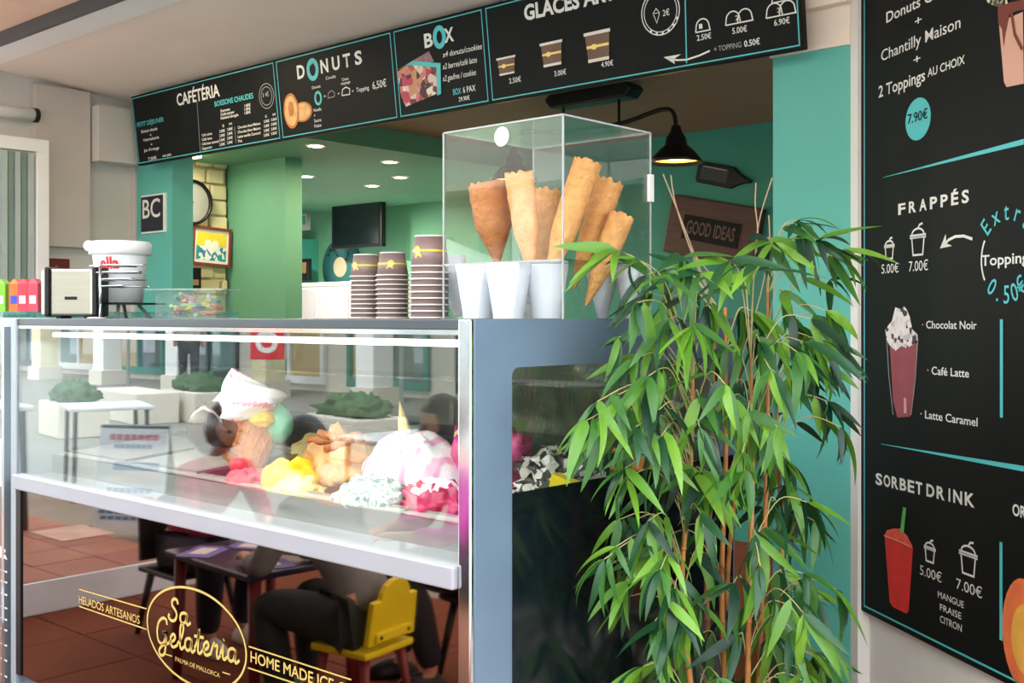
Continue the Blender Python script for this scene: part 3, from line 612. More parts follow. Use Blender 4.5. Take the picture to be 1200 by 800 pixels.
# deck slopes up to the back; the pans hang in it
SL = math.atan2(.06, .8); DM = Matrix.Translation((0, .13, .955))@Matrix.Rotation(SL, 4, 'X')
deckm = mat('white deck', (176, 172, 164), .3, var=.02)
NP = 5; PW = (L-.07)/NP
b = B()
for k in range(NP+1): x = -L+.032+k*PW; b.box((max(x-.012, -L+.031), 0, -.01), (min(x+.012, -.037), .83, 0), DM)
for y0, y1 in ((0, .03), (.40, .43), (.80, .83)): b.box((-L+.032, y0, -.0105), (-.037, y1, .0005), DM)
b.build('deck', deckm, dc)
for r_ in range(2):
    for k in range(NP):
        x0 = -L+.032+k*PW+.013; x1 = x0+PW-.026; y0 = .031+.4*r_; y1 = y0+.368
        rw = ('front', 'back')[r_]; wh = ('leftmost', 'second from left', 'middle', 'second from right', 'rightmost')[k]
        t = thing('gelato_pan', 'steel gelato pan, %s of the %s row in the case' % (wh, rw), 'pan', (0, 0, 0), group='gelato pans in the case'); t.matrix_world = DM@Matrix.Translation((x0, y0, 0))
        w, d = x1-x0, y1-y0; b = B()
        b.box((0, 0, -.13), (w, d, -.126)); b.box((0, 0, -.126), (.004, d, .006)); b.box((w-.004, 0, -.126), (w, d, .006)); b.box((.004, 0, -.126), (w-.004, .004, .006)); b.box((.004, d-.004, -.126), (w-.004, d, .006))
        b.build('bin', M['steel'], t)
        if k < 2 and r_ == 0: B().box((.006, .006, -.002), (w-.006, d-.006, .004)).build('lid', deckm, t, bevel=.003)
# ----- gelato mounds
def deckz(y): return .955+(y-.13)*.075
def mound(p, r, m, label, seed, amp=.2, freq=3, name='gelato_mound', extra=None):
    z = deckz(p[1])-.02; t = thing(name, label, 'gelato', (p[0], p[1], z))
    B().blob((0, 0, 0), r, seed, amp, freq, 40, 24, flat=0).build('gelato', m, t, True)
    return t
G = dict(pink=mat('pink sorbet', (238, 104, 112), .4, var=.2, vscale=40, bump=.4), mango=mat('mango gelato', (250, 204, 40), .4, var=.1, vscale=30, bump=.5, sss=.1),
 pale=mat('pale yellow gelato', (246, 220, 140), .45, var=.12, vscale=40, bump=.5), car=mat('caramel gelato', (222, 160, 98), .4, var=.35, vscale=25, bump=.5),
 gran=speck('speckled gelato', [(196, 204, 196), (150, 168, 160), (224, 228, 220), (120, 140, 134), (210, 214, 206)], 130, .5, .4),
 mag=mat('magenta gelato', (214, 60, 140), .35, var=.3, vscale=30, bump=.5), bord=mat('cherry ripple', (190, 40, 78), .3, var=.5, vscale=24, bump=.5),
 bisc=mat('biscuit', (206, 160, 104), .6, var=.3, vscale=40), choc=mat('black chocolate', (40, 24, 24), .2, var=.2, bump=.2), mint=mat('mint green', (112, 206, 160), .35, var=.05),
 mixd=speck('cookies and cream', [(236, 232, 224), (40, 34, 32), (200, 196, 186), (60, 50, 46)], 60, .4, .6))
def stripes(name, c1, c2, scale, dist=2, lo=.52, hi=.62):
    m = mat(name, c1, .35, bump=.1); n = m.node_tree.nodes; l = m.node_tree.links
    w = n.new('ShaderNodeTexWave'); w.inputs['Scale'].default_value = scale; w.inputs['Distortion'].default_value = dist
    tc = [x for x in n if x.type == 'MAPPING'][0]; l.new(tc.outputs[0], w.inputs['Vector'])
    rp = n.new('ShaderNodeValToRGB'); rp.color_ramp.elements[0].position = lo; rp.color_ramp.elements[0].color = lin(c1); rp.color_ramp.elements[1].position = hi; rp.color_ramp.elements[1].color = lin(c2)
    l.new(w.outputs['Fac'], rp.inputs[0]); l.new(rp.outputs[0], n['Principled BSDF'].inputs['Base Color']); return m
G['swirl'] = stripes('white and rose swirl', (240, 238, 240), (240, 178, 206), 6, 4, .6, .9)
t = mound((-1.03, .20), (.085, .06, .045), G['pink'], 'small heap of pink sorbet topped with a red berry, left of the mango', 1, .35, 4)
B().blob((-.05, -.01, .055), (.024, .024, .022), 2, .15).build('berry', M['red'], t, True)
mound((-.885, .215), (.088, .07, .085), G['mango'], 'bright yellow mango gelato dome in the front row', 2, .22, 2.4)
mound((-.80, .18), (.09, .05, .05), G['pale'], 'pale yellow gelato spread just in front of the mango dome', 3, .35, 4)
t = mound((-.86, .38), (.12, .12, .12), G['car'], 'caramel rippled gelato heaped behind the mango with wafer rolls on it', 4, .35, 3.5)
for a, z, x in ((10, .115, -.01), (-25, .125, .03), (40, .105, .05)):
    d = Vector((math.cos(R(a)), .2, math.sin(R(a))*.4)); B().tube([Vector((x, -.06, z))-d*.05, Vector((x, -.06, z))+d*.06], .011, 10).build('wafer_roll', M['waferd'], t, True)
mound((-.53, .205), (.115, .085, .075), G['gran'], 'grey green granular gelato mound at the front of the case', 5, .22, 4)
t = mound((-.60, .40), (.17, .12, .15), G['swirl'], 'large smooth white and rose gelato dome, tallest in the case', 6, .14, 2.2)
B().lathe([(.018, 0), (.014, .03), (0, .09)], 8, Matrix.Translation((-.02, -.01, .14))@Matrix.Rotation(R(-14), 4, 'Y')).build('wafer_spike', mat('pale wafer', (240, 214, 140)), t)
t = mound((-.44, .52), (.12, .11, .15), G['mag'], 'magenta gelato heap with pale round sweets behind the rose dome', 7, .4, 4)
for i, (a, z) in enumerate(((0, .13), (1.2, .1), (4.4, .12), (5.3, .07), (2.5, .11))): B().blob((.08*math.cos(a+4), .07*math.sin(a+4), z), (.018, .018, .018), i, .05, n=12, m=8).build('sweet', mat('cream sweet', (244, 222, 150)), t, True)
t = mound((-.33, .235), (.11, .08, .065), G['bord'], 'white gelato with dark cherry ripple at the right end of the front row', 8, .4, 4.5)
B().blob((-.01, .0, .035), (.075, .05, .045), 12, .3, 4).build('cream_layer', mat('creamy white gelato', (246, 226, 230), .35, var=.1), t, True)
t = mound((-.15, .22), (.08, .08, .05), G['bisc'], 'heap of biscuit crumbs and sauce in the right corner pan', 9, .5, 5)
t = mound((-.22, .56), (.13, .13, .10), G['mixd'], 'cookies and cream gelato seen through the end window', 10, .4, 4)
B().box((.04, -.12, .03), (.13, -.09, .075), Matrix.Rotation(R(14), 4, 'Y')).build('flavour_card', M['yellow'], t)
mound((-1.20, .60), (.12, .12, .07), G['pale'], 'pale vanilla gelato in the back row behind the big cone', 11, .2, 3)
mound((-.19, .80), (.12, .07, .07), mat('orange sorbet', (240, 150, 60), .4, var=.1), 'orange sorbet at the back of the right end', 13, .25, 3)

# ----- giant display cone
gc = thing('giant_display_cone', 'oversized plastic ice cream cone model with black scoop and white swirl', 'display model', (0, 0, 0))
c = P(282, 545, 3.15); base = Vector((c.x, c.y, deckz(c.y)+.006)); gc.location = base
rt = Vector((.744, .668, 0)); upv = Vector((0, 0, 1)); k = 3.15/F
def gp(px, py, back=0): return P(px, py, 3.15)+Vector((-.668, .744, 0))*back-base
tip, mth = gp(303, 553, -.06), gp(284, 503, .02); ax = (mth-tip); 
rotm = Matrix.Translation(tip)@ax.to_track_quat('Z', 'Y').to_matrix().to_4x4(); h = ax.length
nseg = 48; vs = []; fs = []; rows = 50; nseg = 120
for j in range(rows+1):
    f = j/rows
    for q in range(nseg):
        a = 2*math.pi*q/nseg; g1 = abs(math.sin((a*12+f*16)*.5)); g2 = abs(math.sin((a*12-f*16)*.5)); rad_ = (.014+.092*f**.8)*(1+.05*(1-min(1, g1*2.4))+.05*(1-min(1, g2*2.4))) 
        vs.append(rotm@Vector((rad_*math.cos(a), rad_*math.sin(a), h*f)))
fs = [(j*nseg+q, j*nseg+(q+1) % nseg, (j+1)*nseg+(q+1) % nseg, (j+1)*nseg+q) for j in range(rows) for q in range(nseg)]+[tuple(range(nseg))]
B().add(vs, fs).build('waffle_cone', M['waferd'], gc)
B().blob(gp(256, 500, -.055), (.078, .07, .076), 21, .06, 3, 32, 20).build('black_scoop', G['choc'], gc, True)
B().blob(gp(320, 497, .02), (.056, .05, .058), 22, .05, 3, 32, 20).build('mint_scoop', G['mint'], gc, True)
B().blob(gp(306, 489, -.03), (.05, .04, .028), 23, .2, 4, 32, 20).build('yellow_scoop', G['mango'], gc, True)
sw0, sw1 = gp(290, 490), gp(272, 431); h = (sw1-sw0).length; rotm = Matrix.Translation(sw0)@(sw1-sw0).to_track_quat('Z', 'Y').to_matrix().to_4x4()
vs = []; rows = 40; nseg = 56
for j in range(rows+1):
    f = j/rows; rb_ = .112*(1-f)**.8*(1+.25*math.sin(math.pi*min(1, f*1.6)))*(.72+.28*min(1, f*6)) if f < 1 else .001
    for q in range(nseg):
        a = 2*math.pi*q/nseg; r_ = rb_*(1+.10*math.cos(5*(a+f*3.0))); vs.append(rotm@Vector((r_*math.cos(a), r_*math.sin(a), h*f)))
fsall = [(j*nseg+q, j*nseg+(q+1) % nseg, (j+1)*nseg+(q+1) % nseg, (j+1)*nseg+q) for j in range(rows) for q in range(nseg)]
white_f = []; rose_f = []
for (fi, fc) in enumerate(fsall):
    j, q = fi//nseg, fi % nseg; a = 2*math.pi*(q+.5)/nseg+(j/rows)*3.0
    (rose_f if (a*5/(2*math.pi)) % 1 > .80 and int(a*5/(2*math.pi)) % 2 == 0 else white_f).append(fc)
B().add(vs, white_f+[tuple(reversed(range(nseg)))]).build('white_swirl', mat('white glaze', (240, 240, 242), .3, coat=.3), gc, True)
B().add(vs, rose_f).build('rose_stripe', mat('rose glaze', (226, 120, 150), .3, coat=.3), gc, True)

# ----- gold print on the mirrored panel
pb = Board((-L, 0, 0), (1, 0, 0), (0, 0, 1), dc)
class OffRoot(Board): pass
po = bpy.data.objects.new('gold_print', None); COL.objects.link(po); po.parent = dc; po.matrix_local = pb.M
pb.root = po
GO = M['gold']
e = [(0, 0)]*0
a0, b0 = pb.q(173, 728); a1, b1 = pb.q(289, 762); ac, bc_ = pb.q(230, 746); rx_ = (a1-a0)/2; xc = (a0+a1)/2; zt = pb.q(222, 690)[1]; zc = pb.q(230, 747)[1]; rz_ = zt-zc+.004
pb.stroke([(xc+rx_*math.cos(2*math.pi*k/60), zc+rz_*math.sin(2*math.pi*k/60)) for k in range(60)], .006, GO, 'oval_outline', True, local=True)
def gt(s, x0, y0, x1, h, b=0): return pb.text(s, x0, y0, x1, h, GO, b)
gt('HELADOS ARTESANOS', 93, 706, 164, 9); pb.stroke([(93, 690), (172, 713)], .0035, GO, 'print_line'); pb.stroke([(93, 710), (172, 737)], .0035, GO, 'print_line')
gt('HOME MADE ICE CREAM', 294, 775, 443, 12.5, .01); pb.stroke([(292, 757), (412, 796)], .0035, GO, 'print_line'); pb.stroke([(291, 782), (400, 818)], .0035, GO, 'print_line')
gt('PALMA DE MALLORCA', 206, 774, 258, 5); pb.stroke([(194, 766), (202, 768.5)], .003, GO, 'print_line'); pb.stroke([(261, 787), (270, 790)], .003, GO, 'print_line')
# script lettering, drawn as pen strokes in a (0..1) letter box, placed on the baseline by pixel fit
def pen(strokes, ox, oz, k, kz, w=.0078):
    for st in strokes:
        pts = [Vector((ox+x*k, oz+z*kz)) for x, z in st]; sm = cr([(p.x, p.y, 0) for p in pts], 6)
        pb.stroke([(p.x, p.y) for p in sm], w, GO, 'script_stroke', local=True)
gl_ = {
 'S': ([[(.62,.80),(.58,.95),(.42,1.0),(.25,.88),(.26,.68),(.45,.52),(.55,.32),(.42,.08),(.18,.02),(.0,.14),(.06,.28)]], .72),
 'G': ([[(.80,.80),(.74,.98),(.5,1.0),(.22,.8),(.1,.45),(.2,.1),(.48,.04),(.68,.25),(.74,.48),(.5,.45),(.74,.48),(.72,.1),(.62,-.3),(.36,-.42),(.25,-.25),(.5,-.02),(.95,.15)]], .95),
 'a': ([[(.52,.42),(.36,.5),(.12,.4),(.06,.15),(.2,.0),(.4,.1),(.52,.42),(.48,.1),(.56,.0),(.75,.15)]], .7),
 'e': ([[(.0,.15),(.3,.25),(.42,.42),(.3,.52),(.12,.36),(.14,.08),(.3,.0),(.6,.15)]], .58),
 'l': ([[(.0,.15),(.3,.5),(.42,.9),(.3,1.0),(.2,.8),(.18,.15),(.28,.0),(.48,.15)]], .46),
 't': ([[(.0,.15),(.2,.5),(.3,.9),(.22,.15),(.32,.0),(.52,.15)], [(-.02,.62),(.6,.68)]], .5),
 'r': ([[(.0,.15),(.18,.52),(.24,.44),(.4,.48),(.36,.15),(.42,.0),(.6,.15)]], .58),
 'i': ([[(.0,.15),(.18,.5),(.16,.12),(.26,.0),(.45,.15)], [(.2,.72),(.23,.76)]], .43)}
def script(word, px0, py0, px1, py1, hpx):
    a0, b0 = pb.q(px0, py0); a1, b1 = pb.q(px1, py1); tot = sum(gl_[c][1] for c in word); kk = (a1-a0)/tot
    hh = pb.q(px0, py0-hpx)[1]-b0; x = a0
    for c in word:
        f = (x-a0)/(a1-a0); pen(gl_[c][0], x, b0+(b1-b0)*f, kk, hh*(1 if c in 'SG' else .92)); x += gl_[c][1]*kk
script('Sa', 198, 726, 223, 731, 27); script('Gelateria', 183, 752, 280, 776, 31)

# ================================================================ ON THE COUNTER
# cups, upside down, in three stacks
def make_cup():
    t = thing('paper_cup', 'x', 'cup'); n = 28
    B().open_lathe([(.0425, 0), (.0335, .062), (.0335, .058), (.0, .058), (.0, .0575), (.033, .0575), (.0418, 0), (.0425, 0)], n).build('body', M['cupb'], t, True)
    B().open_lathe([(.0425, .0005), (.0448, .0005), (.0448, .0035), (.0425, .0035)], n).build('rim', M['cuprim'], t, True)
    B().open_lathe([(.0338, .060), (.0345, .0622), (.0325, .0628), (.032, .060)], n).build('foot_ring', M['cuprim'], t, True)
    B().open_lathe([(.0392, .030), (.0388, .034)], n).build('gold_band', M['yellow'], t, True)
    r_ = .0398; vs = []
    for k in range(16):
        a = 2*math.pi*k/16; th = -1.35+.22*math.cos(a); z = .033+.0085*math.sin(a); vs.append((r_*math.cos(th), r_*math.sin(th), z))
    B().add(vs, [tuple(range(16))]).build('crest', M['gold'], t)
    return t
cup0 = make_cup(); first = True
ordn = ('top', 'second', 'third', 'fourth', 'fifth', 'sixth', 'seventh', 'eighth', 'ninth', 'lowest')
for si, (x, y, n, nm) in enumerate(((-.805, .415, 10, 'left'), (-.68, .40, 10, 'middle'), (-.46, .326, 9, 'right, tallest'))):
    for k in range(n):
        last = k == n-1; sc = 1.12 if si == 2 else 1
        lb = ('top upside down brown paper cup, its gold crest showing, on the %s stack' if last else ordn[n-1-k]+' brown paper cup from the top of the %s stack') % nm
        c_ = cup0 if first else dup(cup0, (0, 0, 0)); first = False
        c_.location = (x, y, CT+.0005+k*(.0125 if si < 2 else .0158)); c_.scale = (sc, sc, sc if si < 2 else 1.25); c_['label'] = lb; c_['group'] = 'paper cups in the %s stack' % nm.split(',')[0]
        c_.rotation_euler = (0, 0, random.uniform(-.1, .1)+(-.15, .45, -.2)[si])

# acrylic box
ab = thing('acrylic_box', 'clear acrylic box full of waffle cones on the counter corner', 'display box', (-.19, .455, CT))
hx, hy, hh = .185, .165, .443; e_ = .0035
for nm, a, c in (('front_pane', (-hx, -hy, 0), (hx, -hy+.003, hh)), ('back_pane', (-hx, hy-.003, 0), (hx, hy, hh)), ('side_pane', (-hx, -hy+.003, 0), (-hx+.003, hy-.003, hh)), ('side_pane', (hx-.003, -hy+.003, 0), (hx, hy-.003, hh)), ('top_pane', (-hx, -hy, hh), (hx, hy, hh+.003)), ('shelf_pane', (-hx+.004, -hy+.004, .128), (hx-.004, hy-.004, .131))):
    B().box(a, c).build(nm, M['acry'], ab)
b = B()
for sx_ in (-hx, hx):
    for sy_ in (-hy, hy): b.box((sx_-e_/2, sy_-e_/2, 0), (sx_+e_/2, sy_+e_/2, hh+.003))
    b.box((sx_-e_/2, -hy, hh), (sx_+e_/2, hy, hh+.004))
for sy_ in (-hy, hy): b.box((-hx, sy_-e_/2, hh), (hx, sy_+e_/2, hh+.004)); b.box((-hx, sy_-e_/2, .127), (hx, sy_+e_/2, .131))
b.build('edges', M['acryedge'], ab)
B().box((hx-.001, hy-.012, .28), (hx+.008, hy+.004, .345)).build('hinge', mat('pale hinge', (222, 218, 214), .4), ab)
bbx = Board((-.375, .2895, CT), (1, 0, 0), (0, 0, 1), None); q_ = bbx.q(588, 160)
st = B().lathe([(.0225, 0), (.0225, .0008)], 28, Matrix.Translation((q_[0]-.185, -hy-.0006, q_[1]))@Matrix.Rotation(R(90), 4, 'X')).build('round_sticker', mat('pale lilac sticker', (226, 222, 240), .5, var=.04), ab)
for r_ in (.019, .011): B().open_lathe([(r_, .0009), (r_+.001, .0009)], 24, Matrix.Translation((q_[0]-.185, -hy-.0006, q_[1]))@Matrix.Rotation(R(90), 4, 'X')).build('sticker_ring', mat('mauve print', (170, 166, 200)), st)
# waffle cones
def cone_mesh(Lc=.23, r=.034, rows=22, nseg=36, flare=0, seed=0):
    rnd = random.Random(seed); jag = [rnd.uniform(-.005, .005) for _ in range(nseg)]; vs = []
    for j in range(rows+1):
        f = j/rows
        for q in range(nseg):
            a = 2*math.pi*q/nseg; g1 = max(0, 1-abs(math.sin((a*7+f*18)*.5))*4); g2 = max(0, 1-abs(math.sin((a*7-f*18)*.5))*4)
            rr_ = (.004+(r-.004)*(f/.5*.86 if f < .5 else .86+.14*(f-.5)/.5))*(1+.03*max(g1, g2)+.02*math.sin(f*31+seed)); z = Lc*f+(jag[q] if j == rows else 0); vs.append((rr_*math.cos(a), rr_*math.sin(a), z))
    inner = [((r-.003)*math.cos(2*math.pi*q/nseg), (r-.003)*math.sin(2*math.pi*q/nseg), Lc-.001+jag[q]) for q in range(nseg)]+[((r*.55)*math.cos(2*math.pi*q/nseg), (r*.55)*math.sin(2*math.pi*q/nseg), Lc*.55) for q in range(nseg)]
    fs = [(j*nseg+q, j*nseg+(q+1) % nseg, (j+1)*nseg+(q+1) % nseg, (j+1)*nseg+q) for j in range(rows+2) for q in range(nseg)]
    vs += inner; return B().add(vs, fs)
cmesh = [cone_mesh(seed=i).build('tmp', M['wafer'], None, True) for i in range(2)]; cmesh += [cone_mesh(.17, .046, seed=5).build('tmp', M['waferd'], None, True)]
cms = [o.data for o in cmesh]
for o in cmesh: bpy.data.objects.remove(o)
def cone_stack(p_top, p_bot, n, pitch, label, grp, mi=0, sc=1.0):
    ax = (p_top-p_bot).normalized(); Lc = (.23 if mi < 2 else .17)*sc
    ords = ('outermost', 'second', 'third', 'fourth', 'fifth')
    for k in range(n):
        org = p_top-ax*(Lc+k*pitch)
        o = link('waffle_cone', cms[mi if k % 2 == 0 or mi == 2 else 1-mi]); o.matrix_world = Matrix.Translation(org)@ax.to_track_quat('Z', 'Y').to_matrix().to_4x4()@Matrix.Rotation(k*.7, 4, 'Z')@Matrix.Scale(sc, 4)
        tag(o, (ords[k]+' waffle cone from the top of '+label), 'waffle cone', grp)
for pt, pb_, d, n, pi_, lab, mi, sc in (
    ((573, 216), (590, 372), 2.72, 2, .012, 'the dark wide stack at the box left', 2, 1.1),
    ((608, 203), (625, 340), 2.62, 2, .022, 'the upright stack left of the box centre', 0, 1.0),
    ((641, 222), (632, 350), 2.82, 2, .022, 'the half hidden upright stack at the box centre', 1, 1.05),
    ((689, 190), (634, 350), 2.60, 4, .022, 'the longest leaning stack in the box', 0, 1.0),
    ((715, 212), (668, 352), 2.68, 3, .022, 'the middle of the three leaning stacks', 1, 1.0),
    ((729, 252), (692, 345), 2.62, 2, .022, 'the rightmost and lowest leaning stack', 0, .9)):
    cone_stack(P(*pt, d), P(*pb_, d), n, pi_, lab, lab, mi, sc)
# paper sleeves holding them
for i, (px, d, w, lb) in enumerate(((560, 2.63, .062, 'leftmost'), (596, 2.55, .066, 'second from left'), (640, 2.60, .062, 'third from left'), (575, 2.82, .05, 'rear left'), (706, 2.78, .045, 'rear right'), (738, 2.72, .04, 'rightmost'))):
    p = P(px, 372, d); t = thing('paper_sleeve', 'white paper cone sleeve under the waffle cones, %s in the box' % lb, 'paper sleeve', (p.x, p.y, CT+.001), group='paper sleeves in the box')
    if i in (4, 5): B().open_lathe([(w, .126), (.012, 0.0)], 24).build('sleeve', M['paper'], t, True)
    else: B().open_lathe([(w*.55, 0), (w*.62, .03), (w*.86, .126)], 6 if i % 2 else 24).build('sleeve', M['paper'], t, True)
nap = thing('folded_napkins', 'pile of folded white paper in the left of the acrylic box', 'paper', (-.30, .42, CT+.001))
for k in range(5): B().box((-.045, -.06, k*.02), (.045, .06, k*.02+.017), Matrix.Rotation(R(3*k), 4, 'Z')).build('sheet', M['paper'], nap)
wp = thing('white_paper_cone', 'white paper cone leaning beside the cup stack left of the box', 'paper cone', tuple(P(538, 371, 2.82)))
B().open_lathe([(.045, .15), (.012, .002)], 20, Matrix.Rotation(R(-14), 4, 'Y')).build('cone', M['paper'], wp, True)

# napkin dispenser
nd = thing('napkin_dispenser', 'steel napkin dispenser with black edges on the left end of the counter', 'napkin dispenser', (-1.92, .15, CT), R(40))
B().box((-.07, -.045, .008), (.07, .045, .16)).build('body', M['steel'], nd, bevel=.008)
B().box((-.085, -.052, .006), (-.07, .052, .165)).box((.07, -.052, .006), (.085, .052, .165)).build('black_edge', M['dark'], nd, bevel=.006)
B().box((-.098, -.045, .012), (-.085, .045, .155)).build('white_side', M['white'], nd, bevel=.006)
B().box((-.05, -.04, .0), (-.035, .04, .008)).box((.04, -.04, 0), (.055, .04, .008)).build('feet', M['dark'], nd)
B().box((-.02, -.047, .06), (.02, -.045, .07)).build('slot', M['dark'], nd)
# wire rack
wrk = thing('wire_spoon_rack', 'chrome wire rack of loops standing before the white bucket', 'rack', tuple(on(2, CT, 118, 380)) if False else (-1.727, .129, CT)); wrk.scale = (1.35, 1.35, 1)
B().lathe([(.03, 0), (.03, .004), (.004, .006)], 20).tube([(0, 0, 0), (0, 0, .165)], .0035).build('post', M['chrome'], wrk, True)
for j in range(4):
    for k in range(3):
        a = R(60*k+14*j); z = .10+.022*j; cpt = Vector((.055*math.cos(a), .055*math.sin(a), z)); pts = [cpt+Vector((.05*math.cos(a)*math.cos(q*math.pi/7)-.012*math.sin(a)*math.sin(q*math.pi/7), .05*math.sin(a)*math.cos(q*math.pi/7)+.012*math.cos(a)*math.sin(q*math.pi/7), 0)) for q in range(15)]
        B().tube(pts, .0022, 6).build('loop', M['chrome'], wrk, True)
# bucket on stand
kp = P(141, 372, 3.72); stn = thing('cake_stand', 'low glass stand with thin legs under the white bucket', 'stand', (kp.x, kp.y, CT))
B().box((-.11, -.09, .045), (.13, .09, .052)).build('plate', mat('dark glass plate', (40, 60, 60), .1, trans=.2), stn)
for sx_ in (-.07, .09):
    for sy_ in (-.06, .06): B().tube([(sx_, sy_, 0), (sx_*.6, sy_*.6, .045)], .006).build('leg', M['grey'], stn)
bu = thing('spread_bucket', 'big white plastic bucket with red lettering on the glass stand', 'bucket', (kp.x, kp.y, CT+.053), R(42))
B().open_lathe([(0, 0), (.072, 0), (.088, .16), (.088, .162)], 40).build('tub', M['white'], bu, True)
B().lathe([(.088, .158), (.1, .16), (.1, .195), (.094, .203), (0, .205)], 40).build('lid', M['white'], bu, True)
B().lathe([(.018, 0), (.018, .006)], 20, Matrix.Translation((-.075, -.075, .185))@Matrix.Rotation(R(90), 4, 'X')).build('tamper_tab', M['white'], bu, True)
me = glyphs('ella', .03); xs = [v.co.x for v in me.vertices]
for v in me.vertices:
    th = -math.pi/2-.42+(v.co.x-min(xs))/(max(xs)-min(xs))*.72; z = .112+v.co.y*.036/CAP; r_ = .0815+.016*(z-.1)/.06*.9+.0015; v.co = Vector((r_*math.cos(th), r_*math.sin(th), z))
me.materials.append(M['red']); link('lettering', me, bu)
for k in range(3):
    for j in range(5): 
        th = -math.pi/2-.3+j*.22; r_ = .0775+k*.003; B().box((r_*math.cos(th)-.008, r_*math.sin(th)-.001, .05+k*.022), (r_*math.cos(th)+.008, r_*math.sin(th)+.001, .054+k*.022)).build('small_print', M['grey'], bu)
# candy box
kc = P(228, 372, 3.55); cbx = thing('candy_box', 'clear plastic box of coloured sweets with a flat lid', 'box', (kc.x, kc.y, CT+.0006), R(35))
B().box((-.09, -.06, 0), (.09, .06, .002)).box((-.1, -.07, .002), (-.098, .07, .088)).box((.098, -.07, .002), (.1, .07, .088)).box((-.098, -.07, .002), (.098, -.068, .088)).box((-.098, .068, .002), (.098, .07, .088)).build('tub', clear('clear plastic', (.93, .96, .95), .03, body=(220, 230, 226), bodyamt=.05), cbx)
B().box((-.125, -.085, .088), (.125, .085, .093)).build('lid', clear('lid plastic', (.9, .94, .93), .05, body=(220, 230, 226), bodyamt=.3), cbx)
cs = [mat('sweet %d' % i, c, .4) for i, c in enumerate([(240, 220, 120), (240, 150, 140), (120, 190, 220), (180, 220, 150), (240, 170, 200), (236, 240, 236)])]
random.seed(8)
for k in range(36):
    p = Vector((random.uniform(-.07, .07), random.uniform(-.045, .045), .014+.012*(k//8)+random.random()*.006)); d = Vector((random.uniform(-1, 1), random.uniform(-1, 1), random.uniform(-.35, .35))).normalized()*.022
    o = B().tube([p-d, p, p+d], .0065, 7).build('wrapped_sweet', cs[k % 6]); o.location = cbx.location; o.rotation_euler = cbx.rotation_euler
    tag(o, 'small coloured stick sweet inside the clear candy box', 'sweet', 'sweets in the candy box')

# ================================================================ SECOND COUNTER AT LEFT
c2 = thing('drinks_counter', 'glazed drinks counter with grey printed lower front beyond the gelato case', 'counter', (-2.09, .0, 0))
bwg = mat('taupe front', (112, 100, 96), .5); B().box((-1.3, .0, .05), (-.03, .9, .85)).build('body', bwg, c2)
B().box((-.03, -.005, .05), (-.012, .02, 1.37)).build('corner_post', M['chrome'], c2)
B().box((-1.3, .005, .87), (-.03, .012, 1.36)).build('front_glass', M['glass'], c2); B().box((-1.3, .0, .85), (-.03, .9, .87)).build('deck', M['white'], c2)
B().box((-1.3, .0, 1.40), (-.03, .9, 1.42)).build('top_shelf', clear('greenish shelf glass', (.7, .9, .86), .1, body=(100, 170, 160), bodyamt=.4), c2)
B().box((-1.3, .86, .87), (-.03, .9, 1.36)).build('back_panel', mat('pale blue panel', (200, 226, 232), .5), c2)
B().box((-1.3, 0, 1.36), (-.03, .9, 1.40)).build('top_frame', mat('pale frame', (214, 226, 228), .4), c2)
b2 = Board((-2.12, -.001, 0), (1, 0, 0), (0, 0, 1), None); r2 = bpy.data.objects.new('front_print', None); COL.objects.link(r2); r2.parent = c2; r2.matrix_local = Matrix.Translation((-2.12+2.09, -.001, 0)); b2.root = r2
b2.text('CHAUDS', -22, 640-180*.0+14, 11, 11, TX, .02) if False else b2.text('NOS CR', -40, 639, 9, 12, TX, .02)
for y_ in (662, 674, 688, 703, 716, 728, 745, 762, 780): b2.text('····· ··', -26, y_, 9, 8, TX, .02)
for i, (z, c_) in enumerate(((.98, (110, 200, 140)), (.98, (120, 190, 200)), (1.15, (90, 150, 120)))):
    t = thing('chilled_bottle', ('short green capped bottle', 'blue bottle', 'dark green leafy jar')[i]+' in the drinks counter', 'bottle', (-2.2-.06*i, .3, .871 if i < 2 else .871), group='bottles in the drinks counter')
    B().lathe([(.028, 0), (.028, .15), (.012, .2)], 16).build('bottle', mat('drink %d' % i, c_, .2), t, True); B().lathe([(.014, .2), (.014, .225)], 16).build('cap', mat('cap %d' % i, (60, 190, 90)), t)
random.seed(5)
for i, (px, c_, lb) in enumerate(((4, (130, 200, 60), 'lime green drink carton'), (20, (236, 110, 50), 'orange drink carton with a blue fruit print'), (30, (224, 60, 80), 'red drink carton in the left of the pair'), (42, (230, 70, 90), 'red drink carton behind the napkin dispenser'))):
    p = P(px, 372, 4.15-.02*i); t = thing('drink_carton', lb+', on the glass shelf', 'carton', (p.x, p.y, 1.421), R(40), group='drink cartons on the shelf')
    B().box((-.019, -.025, 0), (.019, .025, .105)).build('carton', mat('carton %d' % i, c_, .4, var=.15, vscale=30), t, bevel=.002)
    B().prism([(-.019, .105), (.019, .105), (.0, .122)], -.024, .024).build('gable_top', mat('carton top %d' % i, tuple(min(255, v+30) for v in c_), .4), t)
    B().box((-.012, -.0262, .03), (.012, -.025, .06)).build('fruit_print', mat('fruit %d' % i, ((230, 240, 200), (60, 80, 200), (250, 200, 200), (250, 210, 210))[i]), t)

